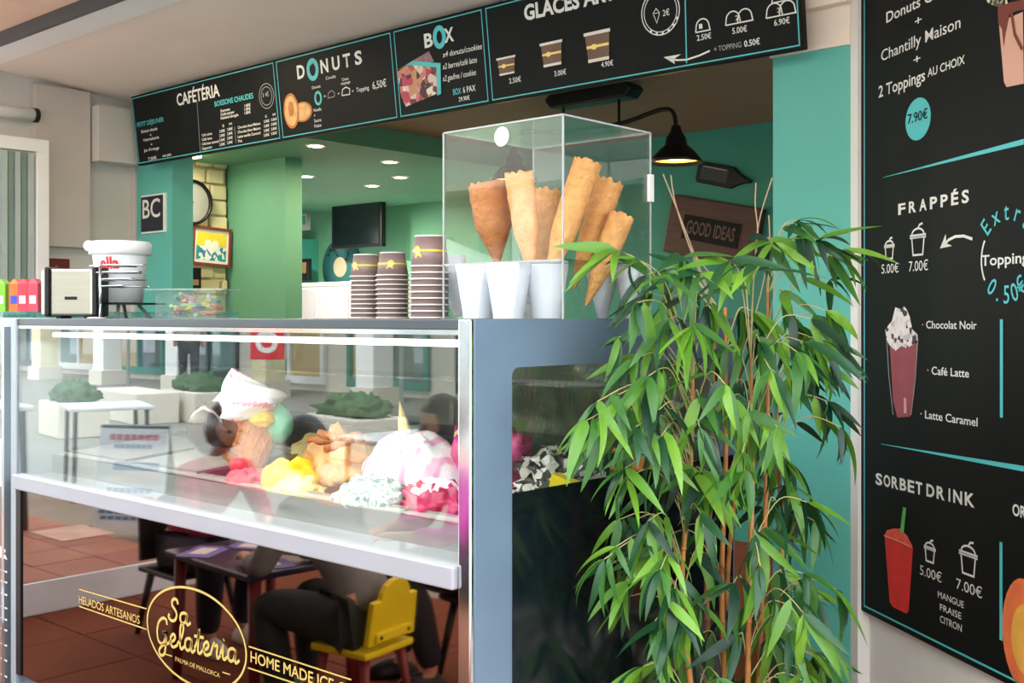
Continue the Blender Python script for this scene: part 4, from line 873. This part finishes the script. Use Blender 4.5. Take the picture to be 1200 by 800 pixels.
# ================================================================ BAMBOO
random.seed(21)
pl = thing('potted_bamboo', 'tall leafy bamboo plant beside the slate end frame of the gelato case', 'plant', (.25, .60, 0))
BP = Vector((.25, .60, 0))
B().open_lathe([(.0, .0), (.15, .0), (.19, .34), (.2, .36), (.185, .36), (.175, .33)], 32).build('pot', M['dark'], pl, True)
B().lathe([(.176, .31), (.0, .32)], 24).build('soil', mat('soil', (60, 44, 34), .9, bump=.6), pl)
canem = mat('orange cane', (176, 112, 58), .5, var=.3, vscale=20); twigm = mat('pale twig', (176, 164, 110), .6, var=.2); brm = mat('bare brown twig', (150, 126, 98), .7)
canes = []
for (px0, px1, d0, top) in ((800, 812, 2.42, 440), (846, 850, 2.50, 360), (852, 868, 2.62, 420), (893, 900, 2.55, 330), (915, 905, 2.66, 380), (828, 838, 2.68, 400), (878, 880, 2.42, 420)):
    t_ = P(px1, top, d0)-BP; m_ = P(px0, 700, d0)-BP; bt_ = Vector((m_.x*.6, m_.y*.6, .315))
    pts = cr([bt_, m_, (m_+t_)/2+Vector((.006, 0, 0)), t_], 8); n_ = len(pts)
    b = B().tube(pts, [.0075-.004*i/n_ for i in range(n_)], 8)
    for i in range(3, n_-2, 4): b.tube([pts[i]-Vector((0, 0, .003)), pts[i]+Vector((0, 0, .003))], .0088-.004*i/n_, 8)
    b.build('cane', canem, pl, True); canes.append(pts)
for q in (((852, 400), (826, 330), (800, 262), (777, 204)), ((846, 380), (812, 300), (792, 240), (786, 205)), ((880, 380), (884, 320), (889, 262), (905, 208)), ((886, 300), (888, 270), (885, 240), (886, 214)), ((840, 330), (815, 300), (806, 284)), ((868, 420), (890, 350), (901, 290), (901, 252))):
    B().tube(cr([P(x, y, 2.5)-BP for x, y in q], 5), .0016, 5).build('bare_twig', brm, pl)
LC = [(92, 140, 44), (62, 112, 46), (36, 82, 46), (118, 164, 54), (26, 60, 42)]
lmats = []
for i, c_ in enumerate(LC):
    m_ = mat('leaf green %d' % i, c_, .38, var=.18, vscale=14, stretch=(.3, 6, 1), sss=.0); lmats.append(m_)
    n = m_.node_tree.nodes; l = m_.node_tree.links; bs = n['Principled BSDF']; tl_ = n.new('ShaderNodeBsdfTranslucent'); tl_.inputs[0].default_value = lin(tuple(min(255, int(v*1.25)) for v in c_))
    mx = n.new('ShaderNodeMixShader'); mx.inputs[0].default_value = .28; l.new(bs.outputs[0], mx.inputs[1]); l.new(tl_.outputs[0], mx.inputs[2]); l.new(mx.outputs[0], n['Material Output'].inputs[0])
def leaf_geo(bend, wid, twist=0):
    n = 8; vs = []; L_ = 1
    for i in range(n+1):
        f = i/n; w = wid*(math.sin(math.pi*min(1, f**.62))**.8 if 0 < f < 1 else .02)
        a = bend*f; x = (math.sin(a)/bend) if bend else f; z = -(1-math.cos(a))/bend if bend else 0
        tw = twist*f
        for sgn in (-1, 0, 1): vs.append((x, sgn*w*math.cos(tw), z+(.22*w if sgn else 0)+sgn*w*math.sin(tw)))
    fs = [(i*3+k, (i+1)*3+k, (i+1)*3+k+1, i*3+k+1) for i in range(n) for k in (0, 1)]
    return vs, fs
shapes = [leaf_geo(.5, .082), leaf_geo(.8, .078, .3), leaf_geo(.25, .09, -.3), leaf_geo(1.0, .074), leaf_geo(.7, .098, .4)]
lmesh = {}
for i, (vs, fs) in enumerate(shapes):
    for j in range(5):
        me = bpy.data.meshes.new('leaf'); me.from_pydata(vs, [], fs); me.materials.append(lmats[j]); me.polygons.foreach_set('use_smooth', [True]*len(fs)); lmesh[i, j] = me
rows_ = [(255, 890, 950), (280, 850, 985), (305, 720, 990), (340, 735, 975), (380, 745, 965), (420, 730, 975), (450, 705, 965), (480, 690, 975), (520, 685, 965), (550, 705, 975), (585, 735, 965), (620, 720, 965), (650, 700, 965), (690, 730, 970), (730, 745, 965), (770, 750, 975), (820, 755, 970), (870, 770, 950)]
def span(y):
    for (y0, a0, b0), (y1, a1, b1) in zip(rows_, rows_[1:]):
        if y0 <= y <= y1: f = (y-y0)/(y1-y0); return a0+(a1-a0)*f, b0+(b1-b0)*f
tips = [(722, 292, 2.36), (750, 305, 2.38), (930, 262, 2.5), (955, 285, 2.5), (975, 300, 2.55), (905, 285, 2.45), (700, 470, 2.22), (688, 492, 2.2), (724, 470, 2.24), (745, 500, 2.22), (772, 480, 2.25), (706, 505, 2.25), (722, 640, 2.3), (708, 655, 2.28), (760, 610, 2.3), (735, 560, 2.27), (725, 395, 2.36), (745, 420, 2.3), (770, 380, 2.35), (760, 440, 2.26), (960, 370, 2.6), (975, 400, 2.6), (985, 500, 2.45), (970, 470, 2.5), (765, 730, 2.3), (980, 690, 2.45), (960, 740, 2.4), (790, 690, 2.25), (890, 400, 2.3), (850, 450, 2.2), (820, 500, 2.22), (870, 530, 2.2)]
for k in range(150):
    y = 262+600*((k+.5)/150)+random.uniform(-8, 8); s_ = span(min(869, max(256, y)))
    if y < 300 and k % 3: continue
    x = random.uniform(*s_); tips.append((x, y, random.uniform(2.2, 2.75)))
leaves = []
for (px, py, d) in tips:
    p = P(px, py, d)
    while p.x < .07 and d > 2.0: d -= .04; p = P(px, py, d)
    p = p-BP
    best = min((pt for c_ in canes for pt in c_ if pt.z > .45), key=lambda q: (q-p-Vector((0, 0, -.10))).length)
    out = (p-best); outh = Vector((out.x, out.y, 0)); outh = outh.normalized() if outh.length > .01 else Vector((1, 0, 0))
    midp = (best+p)/2+Vector((0, 0, .03+.15*out.length)); tw = cr([best, midp, p], 6)
    B().tube(tw, [.0016-.0006*i/len(tw) for i in range(len(tw))], 5, False).build('twig', twigm, pl)
    nl = random.randint(5, 7)
    for q in range(nl):
        f = 1 if q < 4 else random.uniform(.45, .95); i_ = f*(len(tw)-1); o_ = tw[int(i_)]
        a = random.uniform(-1.25, 1.25) if q < 4 else random.choice((-1, 1))*random.uniform(.6, 1.6)
        hd = Matrix.Rotation(a, 3, 'Z')@outh; el = random.uniform(-1.35, -.25) if py > 330 else random.uniform(-.9, .35)
        dr = Vector((hd.x*math.cos(el), hd.y*math.cos(el), math.sin(el)))
        up = Vector((0, 0, 1))-dr*dr.z; up = up.normalized() if up.length > .05 else hd
        tc_ = (EYE-(BP+o_)).normalized(); tc_ = tc_-dr*dr.dot(tc_); up = (up+tc_.normalized()*random.uniform(-.3, 1.3)).normalized(); up = Matrix.Rotation(random.uniform(-.6, .6), 3, dr)@up; sd_ = up.cross(dr)
        ln = random.uniform(.08, .15)
        if (BP+o_+dr*ln).x < .012: continue
        m_ = Matrix(((dr.x*ln, sd_.x*ln, up.x*ln, o_.x), (dr.y*ln, sd_.y*ln, up.y*ln, o_.y), (dr.z*ln, sd_.z*ln, up.z*ln, o_.z), (0, 0, 0, 1)))
        hi = py < 330; ci = random.choices(range(5), (5, 5, 4, 3 if d < 2.4 else 1, 2 if d < 2.4 else 5))[0]  # rear leaves draw darker greens more often: inner shade put into the colour
        leaves.append((ln/d+(0 if d < 2.42 else -.03), random.randrange(5), ci, m_))
leaves.sort(key=lambda t: -t[0])
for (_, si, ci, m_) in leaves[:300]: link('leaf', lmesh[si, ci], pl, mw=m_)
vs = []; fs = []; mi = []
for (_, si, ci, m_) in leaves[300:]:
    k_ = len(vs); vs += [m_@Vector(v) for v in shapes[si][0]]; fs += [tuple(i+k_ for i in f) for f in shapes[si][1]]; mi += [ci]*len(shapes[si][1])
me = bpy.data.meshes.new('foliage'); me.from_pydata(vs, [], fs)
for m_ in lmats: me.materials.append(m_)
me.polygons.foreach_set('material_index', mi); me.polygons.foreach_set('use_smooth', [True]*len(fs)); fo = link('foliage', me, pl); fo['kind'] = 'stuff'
# ================================================================ THE TERRACE AND STREET (seen mirrored in the glass and the lower panel)
def V(px, py, d):
    """point seen mirrored in the case front (the plane y = 0): its true place"""
    p = P(px, py, d); return Vector((p.x, -p.y, p.z))
fl = wall('floor_terrace', (-3.64, -2.3, -.2), (3, -.30, -.004), M['terrad']); random.seed(3)
for i in range(14):
    for j in range(4): B().box((-3.63+i*.47, -.31-j*.49-.48, -.012), (-3.63+i*.47+.466, -.314-j*.49, random.uniform(-.001, .001))).build('tile', M['terrad'], fl, bevel=.003)
rt_ = wall('floor_raised_terrace', (-9, -1.62, -.2), (-3.66, -.30, .138), M['terra'])
tms = [M['terra'], mat('terracotta pale', (166, 106, 80), .55, var=.16, vscale=5), mat('terracotta red', (138, 78, 60), .55, var=.16, vscale=5)]
for i in range(12):
    for j in range(4): B().box((-3.67-i*.325-.318, -.305-j*.329-.322, .138), (-3.67-i*.325, -.305-j*.329, .15+random.uniform(-.001, .001))).build('tile', random.choice(tms), rt_, bevel=.003)
wall('trim_5', (-3.66, -1.62, 0), (-3.64, -.30, .149), M['riser'])
pt_ = tag(B().box((-.2, -.16, 0), (.2, .16, .002)).build('pale_patch', mat('pale patch', (196, 170, 156), .7, var=.2)), 'pale rectangular patch on the raised terracotta tiles', 'patch'); pt_.location = tuple(V(85, 643, 6.45)); pt_.location.z = .1515  # thin paler rectangle lying on the raised tiles
wall('floor_street', (-40, -30, -.3), (30, -1.621, -.03), M['asphalt'])
# pavement slabs near
# A board
p = V(140, 640, 6.9)
asg = thing('a_board_sign', 'blue and white printed A-board standing on the paving behind the terrace', 'sign', (p.x-.1, -2.0, -.03), R(150)); asg.scale = (.8, .8, .74)
blu = mat('pale blue print', (226, 240, 252), .5); bl2 = mat('blue print', (70, 130, 190), .5); rdp = mat('rose print b', (200, 80, 110), .5)
fr_ = Matrix.Rotation(R(-10), 4, 'X')
B().box((-.30, -.012, .12), (.30, .012, .98), fr_).build('panel', blu, asg); B().box((-.3, .36, .12), (.3, .38, .94), Matrix.Rotation(R(12), 4, 'X')).build('rear_panel', M['dgrey'], asg)
for sx_ in (-.29, .29): B().box((sx_-.015, -.014, 0), (sx_+.015, .014, .14), fr_).build('leg', M['dark'], asg)
random.seed(2)
for k, (z, h_, m_, w_) in enumerate(((.88, .05, rdp, .44), (.81, .035, bl2, .34), (.75, .03, M['white'], .3), (.62, .07, bl2, .5), (.52, .09, M['white'], .54), (.43, .04, bl2, .4), (.34, .06, rdp, .46), (.25, .03, bl2, .5), (.2, .03, bl2, .46))):
    for q in range(7 if h_ < .06 else 1):
        n_ = 7 if h_ < .06 else 1; x0 = -w_/2+q*w_/n_
        B().box((x0, -.0145, z), (x0+w_/n_*.8, -.012, z+h_), fr_).build('print_block', m_, asg)
# bistro tables
def bistro(loc, rz, label):
    t = thing('bistro_table', label, 'table', loc, rz, 'black legged terrace tables')
    B().box((-.32, -.32, .70), (.32, .32, .73)).build('table_top', M['white'], t, bevel=.01)
    for sx_ in (-.28, .28):
        for sy_ in (-.28, .28): B().tube([(sx_, sy_, 0), (sx_*.95, sy_*.95, .70)], .018).build('leg', M['dark'], t)
    B().tube([(-.28, -.28, .3), (.28, -.28, .3)], .01).build('stretcher', M['dark'], t)
bistro((-5.3, -1.15, .152), R(12), 'white topped black legged table on the raised terrace, left')
bistro((-3.3, -2.9, -.03), R(5), 'white topped black legged table beyond the kerb')
bistro((-6.9, -2.9, -.03), R(20), 'white topped black legged table furthest left')
def chair(name, loc, rz, label, sm, lm, h=.3, w=.3, grp=None, bh=.3):
    t = thing(name, label, 'chair', loc, rz, grp)
    B().box((-w/2, -w/2, h-.025), (w/2, w/2, h)).build('seat', sm, t, bevel=.008)
    pr_ = [(-w*.48, .02), (w*.48, .02), (w*.45, bh*.72)]+[(w*.30*math.cos(a)+0, bh*.72+bh*.28*math.sin(a)) for a in [math.pi*k/8 for k in range(9)]]+[(-w*.45, bh*.72)]
    M4 = Matrix.Translation((-w/2+.01, 0, h))@Matrix.Rotation(R(90), 4, 'Z')@Matrix.Rotation(R(-8), 4, 'X')
    B().prism(pr_, -.01, .012, M4).build('backrest', sm, t, bevel=.004)
    for sx_ in (-1, 1):
        for sy_ in (-1, 1): B().tube([(sx_*w*.36, sy_*w*.36, h-.025), (sx_*w*.5, sy_*w*.5, 0)], [.018, .012], 10).build('leg', lm, t, True)
    return t
yc = chair('child_chair', (-1.39, -.9, .0), R(172), 'yellow child chair with red legs under the child in grey', M['yellow'], M['redw'], .3, .25, None, .235)
B().box((-.145, -.09, .33), (-.12, .09, .36)).build('cross_rail', M['yellow'], yc, bevel=.003)
for s_ in (-.07, .07): B().tube([(-.144, s_, .345), (-.149, s_, .345)], .006).build('screw', M['dark'], yc)
chair('cafe_chair', (-1.35, -1.55, -0), R(100), 'black chair of the child in magenta', M['dark'], M['dark'], .34, .34, 'black terrace chairs', .3)
chair('cafe_chair', (-.55, -1.35, -0), R(60), 'empty black chair behind the yellow child chair', M['dark'], M['dark'], .42, .4, 'black terrace chairs', .38)
chair('cafe_chair', (-2.84, -1.13, -0), R(2), 'black chair of the child with rose sleeves', M['dark'], M['dark'], .3, .32, 'black terrace chairs', .3)
tb_ = thing('low_table', 'low dark table with reddish legs between the seated children', 'table', (-2.03, -.95, 0), R(4))
B().box((-.31, -.25, .475), (.31, .25, .50)).build('table_top', mat('dark blue top', (44, 48, 74), .3), tb_, bevel=.006)
for sx_ in (-.27, .27):
    for sy_ in (-.2, .2): B().tube([(sx_, sy_, .475), (sx_*1.05, sy_*1.05, 0)], [.024, .018], 10).build('leg', M['redw'], tb_, True)
for i, (x, y, r_) in enumerate(((-1.85, -.85, 20), (-2.15, -1.0, -30), (-2.2, -.8, 60))):
    t = thing('picture_card', ('purple and white card nearest the child in grey', 'purple and white card at the middle of the low table', 'purple and white card nearest the case')[i], 'card', (x, y, .501), R(r_), 'cards on the low table')
    B().box((-.1, -.07, 0), (.1, .07, .002)).build('sheet', mat('violet card', (120, 110, 180)), t); B().box((-.06, -.03, .002), (.05, .04, .003)).build('picture', M['white'], t)
# seated figures
def skinmesh(name, pts, edges, rad, m, parent, sub=2):
    me = bpy.data.meshes.new(name); me.from_pydata(pts, edges, []); o = bpy.data.objects.new(name, me); COL.objects.link(o)
    md = o.modifiers.new('skin', 'SKIN'); md.use_smooth_shade = True
    for i, r_ in enumerate(rad): me.skin_vertices[0].data[i].radius = (r_, r_)
    me.skin_vertices[0].data[0].use_root = True
    s_ = o.modifiers.new('sub', 'SUBSURF'); s_.levels = sub; s_.render_levels = sub
    dg = bpy.context.evaluated_depsgraph_get(); m2 = bpy.data.meshes.new_from_object(o.evaluated_get(dg)); bpy.data.objects.remove(o); bpy.data.meshes.remove(me)
    m2.name = name; m2.materials.clear(); m2.materials.append(m); m2.polygons.foreach_set('use_smooth', [True]*len(m2.polygons)); return link(name, m2, parent)
def seated(loc, rz, label, s, shirt, trous, lean, seat, hairm, table_h, shoe):
    """figure facing +x, hip at the origin; s = body scale"""
    t = thing('person', label, 'person', loc, rz)
    hz_ = seat+.10*s; hip = Vector((0, 0, hz_)); ch = hip+Vector((lean*.36*s, 0, .30*s)); sh_ = hip+Vector((lean*.52*s, 0, .44*s)); nk = sh_+Vector((.03*s, 0, .06*s)); hd_ = nk+Vector((.05*s, 0, .11*s))
    kz = max(.0, min(hz_, .46*s)); body_p = [hip, hip+Vector((0, 0, .12*s)), ch, sh_, nk, hd_]; br = [.10, .10, .11, .085, .048, .05]; ed = [(0, 1), (1, 2), (2, 3), (3, 4), (4, 5)]
    def app(chain, radii, start):
        k_ = start
        for q, r_ in zip(chain, radii): body_p.append(q); br.append(r_); ed.append((k_, len(body_p)-1)); k_ = len(body_p)-1
        return k_
    legs = []; arms = []
    for sg in (-1, 1):
        h1 = hip+Vector((.03*s, sg*.09*s, -.01)); kn = Vector((.42*s, sg*.12*s, hz_+.01)); an = Vector((.36*s+.03*sg, sg*.12*s, .07*s)); to_ = an+Vector((.13*s, 0, -.045*s))
        legs.append((h1, kn, an, to_)); app([h1, (h1+kn)/2, kn, (kn+an)/2, an, to_], [.085, .078, .06, .055, .036, .03], 0)
        s1 = sh_+Vector((0, sg*.16*s, -.02*s)); el_ = s1+Vector((.12*s, sg*.06*s, -.24*s)); ha = Vector((max(el_.x+.2*s, .3*s), sg*.10*s, max(table_h+.02, el_.z+.0)))
        arms.append((s1, el_, ha)); w_ = app([s1, (s1+el_)/2, el_, (el_+ha)/2, ha], [.05, .045, .038, .032, .024], 3)
        dv = (ha-el_).normalized(); pm = ha+dv*.05*s; w_ = app([pm], [.024], w_)
        for fi in range(4):
            o_ = Vector((0, (fi-1.5)*.018*s, 0)); app([pm+dv*.03*s+o_, pm+dv*(.055-.004*abs(fi-1.4))*s+o_+Vector((0, 0, -.01*s)), pm+dv*.075*s+o_+Vector((0, 0, -.025*s))], [.009, .008, .006], w_)
        app([ha+dv*.03*s+Vector((0, -sg*.028*s, 0)), ha+dv*.06*s+Vector((0, -sg*.04*s, -.01))], [.010, .008], w_-1)
    skinmesh('body', body_p, ed, [r_*s for r_ in br], M['skin'], t)
    # head
    H = Matrix.Translation(hd_+Vector((.01*s, 0, .04*s)))@Matrix.Rotation(R(lean*30), 4, 'Y')
    vs = []; n_, m_ = 24, 18
    for j in range(m_+1):
        th = math.pi*j/m_
        for k in range(n_):
            a = 2*math.pi*k/n_; x, y, z = math.sin(th)*math.cos(a), math.sin(th)*math.sin(a), math.cos(th); jaw = 1-.28*max(0, -z)
            bump_ = .16*math.exp(-((y/.16)**2+((z+.1)/.2)**2)) if x > .5 else 0; eye_ = -.07*math.exp(-(((abs(y)-.33)/.14)**2+((z-.08)/.14)**2)) if x > .4 else 0
            vs.append(H@Vector(((x*.100+.1*(bump_+eye_))*s*jaw, y*.083*s*jaw, z*.125*s)))
    fs = [(j*n_+k, (j+1)*n_+k, (j+1)*n_+(k+1) % n_, j*n_+(k+1) % n_) for j in range(m_) for k in range(n_)]
    hd = B().add(vs, fs).build('head', M['skin'], t, True)
    for sg in (-1, 1):
        B().blob(H@Vector((.088*s, sg*.031*s, .012*s)), (.010*s, .014*s, .009*s), 1, 0, n=12, m=8).build('eye', M['dark'], hd, True); B().blob(H@Vector((0, sg*.083*s, -.005*s)), (.02*s, .01*s, .03*s), 1, .05, n=12, m=8).build('ear', M['skin'], hd, True)
    B().blob(H@Vector((.088*s, 0, -.062*s)), (.01*s, .026*s, .007*s), 1, 0, n=12, m=8).build('mouth', mat('lips', (170, 84, 80)), hd, True)
    vs = []
    for j in range(m_+1):
        th = math.pi*.72*j/m_
        for k in range(n_):
            a = 2*math.pi*k/n_; x, y, z = math.sin(th)*math.cos(a), math.sin(th)*math.sin(a), math.cos(th)
            fr2 = 1 if (x < .45 or z > .5) else .80
            vs.append(H@Vector((x*.113*s*fr2-.008*s, y*.098*s*(1 if fr2 == 1 else .9), z*.138*s+.004*s)))
    B().add(vs, fs).build('hair', hairm, t, True)
    # clothes
    pp = [hip+Vector((0, 0, -.0)), hip+Vector((0, 0, .12*s)), ch, sh_, nk-Vector((0, 0, .02*s))]; rr_ = [.128, .122, .13, .10, .058]; e2 = [(0, 1), (1, 2), (2, 3), (3, 4)]
    for (s1, el_, ha) in arms:
        k_ = len(pp); pp += [s1, (s1+el_)/2, el_, el_+(ha-el_)*.75]; rr_ += [.068, .06, .052, .044]; e2 += [(3, k_), (k_, k_+1), (k_+1, k_+2), (k_+2, k_+3)]
    skinmesh('shirt', pp, e2, [r_*s for r_ in rr_], shirt, t)
    pp = [hip]; rr_ = [.118]; e2 = []
    for (h1, kn, an, to_) in legs:
        k_ = len(pp); pp += [h1, (h1+kn)/2, kn, (kn+an)/2, an+Vector((0, 0, .02*s))]; rr_ += [.10, .095, .078, .072, .058]; e2 += [(0, k_)]+[(k_+i, k_+i+1) for i in range(4)]
    skinmesh('trousers', pp, e2, [r_*s for r_ in rr_], trous, t)
    for (h1, kn, an, to_) in legs:
        B().blob((an.x+.05*s, an.y, .0), (.13*s, .05*s, .085*s), 2, .03, flat=.002).build('shoe', shoe, t, True)
    return t
fab = lambda n_, c_: mat(n_, c_, .85, var=.12, vscale=20, bump=.2)
gsh = mat('green white shoe', (90, 160, 150), .5)
seated((-1.39, -.9, 0), R(172), 'black haired child in grey shirt and dark green trousers on the yellow chair', .85, fab('grey shirt', (120, 124, 124)), fab('dark green trousers', (34, 46, 44)), .45, .30, M['hair'], .5, gsh)
seated((-1.45, -1.62, -.0), R(118), 'child in magenta top seated behind the low table', .86, fab('magenta shirt', (196, 40, 150)), fab('black trousers', (28, 28, 34)), .3, .34, mat('dark brown hair', (44, 28, 24), .5, var=.3, vscale=50), .5, M['dark'])
seated((-2.84, -1.13, -0), R(2), 'child with rose sleeves seated at the far end of the low table', .84, fab('rose shirt', (190, 70, 100)), fab('navy trousers', (26, 28, 46)), .5, .30, M['hair'], .5, M['white'])
# planters across the paving
random.seed(12)
bush = mat('bush green', (66, 104, 60), .6, var=.4, vscale=20)
for i, (px, d, w_, nm) in enumerate(((86, 13.5, .42, 'white planter with dark shrub, leftmost of the street planters'), (160, 15.5, .8, 'long low white planter, second of the street planters'), (232, 15.5, .6, 'white square planter in the middle of the street'), (415, 11.5, .55, 'white planter with leafy green shrub behind the children'))):
    p = V(px, 470, d); t = thing('street_planter', nm, 'planter', (p.x, p.y, -.03), R(10), 'white planters in the street')
    B().box((-w_, -.3, 0), (w_, .3, .42)).build('trough', M['cream'], t, bevel=.02)
    if i != 1: 
        for k in range(3): B().blob(((k-1)*w_*.5, 0, .46), (w_*.42, .22, .17), 30+i*4+k, .6, 4, 24, 14).build('shrub', bush, t, True)
# facade over the street
FY = -12.0
fcd = wall('wall_street_far', (-40, FY-1, -.1), (30, FY, 7), M['cream'])
shopm = [M['tglass'], clear('warm shop window', (.9, .8, .6), .15, body=(220, 190, 130), bodyamt=.8), clear('dark shop window', (.6, .7, .7), .2, body=(90, 120, 130), bodyamt=.8)]
random.seed(9)
for k in range(16):
    x = -34+k*2.9
    wn = thing('shop_window', 'tall framed shop window in the cream building across the street', 'window', (x, FY, 0), group='shop windows across the street')
    B().box((-1.1, 0, .1), (1.1, .08, .25)).box((-1.1, 0, 2.7), (1.1, .08, 2.85)).box((-1.1, 0, .25), (-1.0, .08, 2.7)).box((1.0, 0, .25), (1.1, .08, 2.7)).box((-.04, 0, .25), (.04, .08, 2.7)).build('frame', (M['white'], M['tealin'], M['dgrey'])[k % 3], wn)
    for s_ in (-1, 1): B().box((-.98 if s_ < 0 else .04, .0, .25), (-.04 if s_ < 0 else .98, .02, 2.7)).build('pane', shopm[(k+(s_ > 0)) % 3], wn)
    cl_ = thing('arcade_pillar', 'square white arcade pillar in front of the shop windows', 'pillar', (x+1.45, FY+1.6, -.03), group='arcade pillars across the street')
    B().box((-.22, -.22, 0), (.22, .22, 3.4)).build('shaft', M['white'] if k % 3 else M['stone'], cl_, bevel=.02); B().box((-.28, -.28, 0), (.28, .28, .3)).build('plinth', M['cream'], cl_)
wall('ceiling_arcade', (-40, FY, 3.37), (30, FY+1.9, 3.9), M['cream'])
for i, (px, d, w_, nm) in enumerate(((150, 19, 1.6, 'white market parasol across the street, left'), (470, 15, 1.5, 'white market parasol across the street, right'))):
    p = V(px, 372, d); t = thing('market_parasol', nm, 'parasol', (p.x, p.y, -.03), group='market parasols')
    B().tube([(0, 0, 0), (0, 0, 2.5)], .03).build('pole', M['grey'], t); B().open_lathe([(w_, 2.0), (.02, 2.6)], 8).build('canopy', M['white'], t); B().lathe([(.3, 0), (.3, .08), (.05, .12)], 20).build('base', M['dgrey'], t)
rs_ = V(313, 400, 10.5); t = thing('red_shop_sign', 'square red hanging sign with white ring across the street', 'sign', (rs_.x, rs_.y, rs_.z), R(-40))
B().box((-.16, -.03, -.17), (.16, .03, .17)).build('panel', M['red'], t, bevel=.01)
for s_ in (-1, 1): B().open_lathe([(.06, s_*.032), (.11, s_*.032)], 24, Matrix.Rotation(R(90), 4, 'X')).build('ring_print', M['white'], t)
B().tube([(0, 0, .17), (0, 0, 3.37-rs_.z)], .012).build('hanger', M['dark'], t)
# passer-by
def standing(loc, rz, label):
    t = thing('person', label, 'person', loc, rz); pts = [Vector(q) for q in ((0, 0, .95), (0, 0, 1.15), (0, 0, 1.4), (0, 0, 1.52), (0, 0, 1.62), (.03, -.1, .9), (.12, -.1, .5), (.05, -.1, .08), (.2, -.1, .03), (-.03, .1, .9), (-.12, .1, .5), (-.28, .1, .12), (-.15, .1, .03), (0, -.2, 1.42), (-.05, -.25, 1.12), (.08, -.25, .88), (0, .2, 1.42), (.05, .25, 1.12), (.15, .25, .9))]
    ed = [(0, 1), (1, 2), (2, 3), (3, 4), (0, 5), (5, 6), (6, 7), (7, 8), (0, 9), (9, 10), (10, 11), (11, 12), (2, 13), (13, 14), (14, 15), (2, 16), (16, 17), (17, 18)]
    skinmesh('body', pts, ed, [.13, .13, .14, .06, .06, .09, .065, .045, .04, .09, .065, .045, .04, .06, .045, .035, .06, .045, .035], M['skin'], t)
    B().blob((0, 0, 1.68), (.1, .085, .125), 1, .03).build('head', M['skin'], t, True); B().blob((-.015, 0, 1.72), (.105, .095, .11), 2, .05).build('hair', mat('grey hair', (130, 124, 118)), t, True)
    skinmesh('shirt', [pts[0]+Vector((0, 0, .02)), pts[1], pts[2], pts[3]-Vector((0, 0, .03)), pts[13], pts[14], pts[16], pts[17]], [(0, 1), (1, 2), (2, 3), (2, 4), (4, 5), (2, 6), (6, 7)], [.15, .155, .16, .07, .075, .06, .075, .06], fab('white shirt', (226, 224, 218)), t)
    skinmesh('trousers', [pts[0], pts[5], pts[6], pts[7]+Vector((0, 0, .04)), pts[9], pts[10], pts[11]+Vector((0, 0, .04))], [(0, 1), (1, 2), (2, 3), (0, 4), (4, 5), (5, 6)], [.145, .105, .08, .06, .105, .08, .06], fab('grey trousers', (76, 80, 88)), t)
p = V(221, 440, 20.5); standing((p.x, p.y, -.03), R(30), 'grey haired passer-by in white shirt walking across the paving')
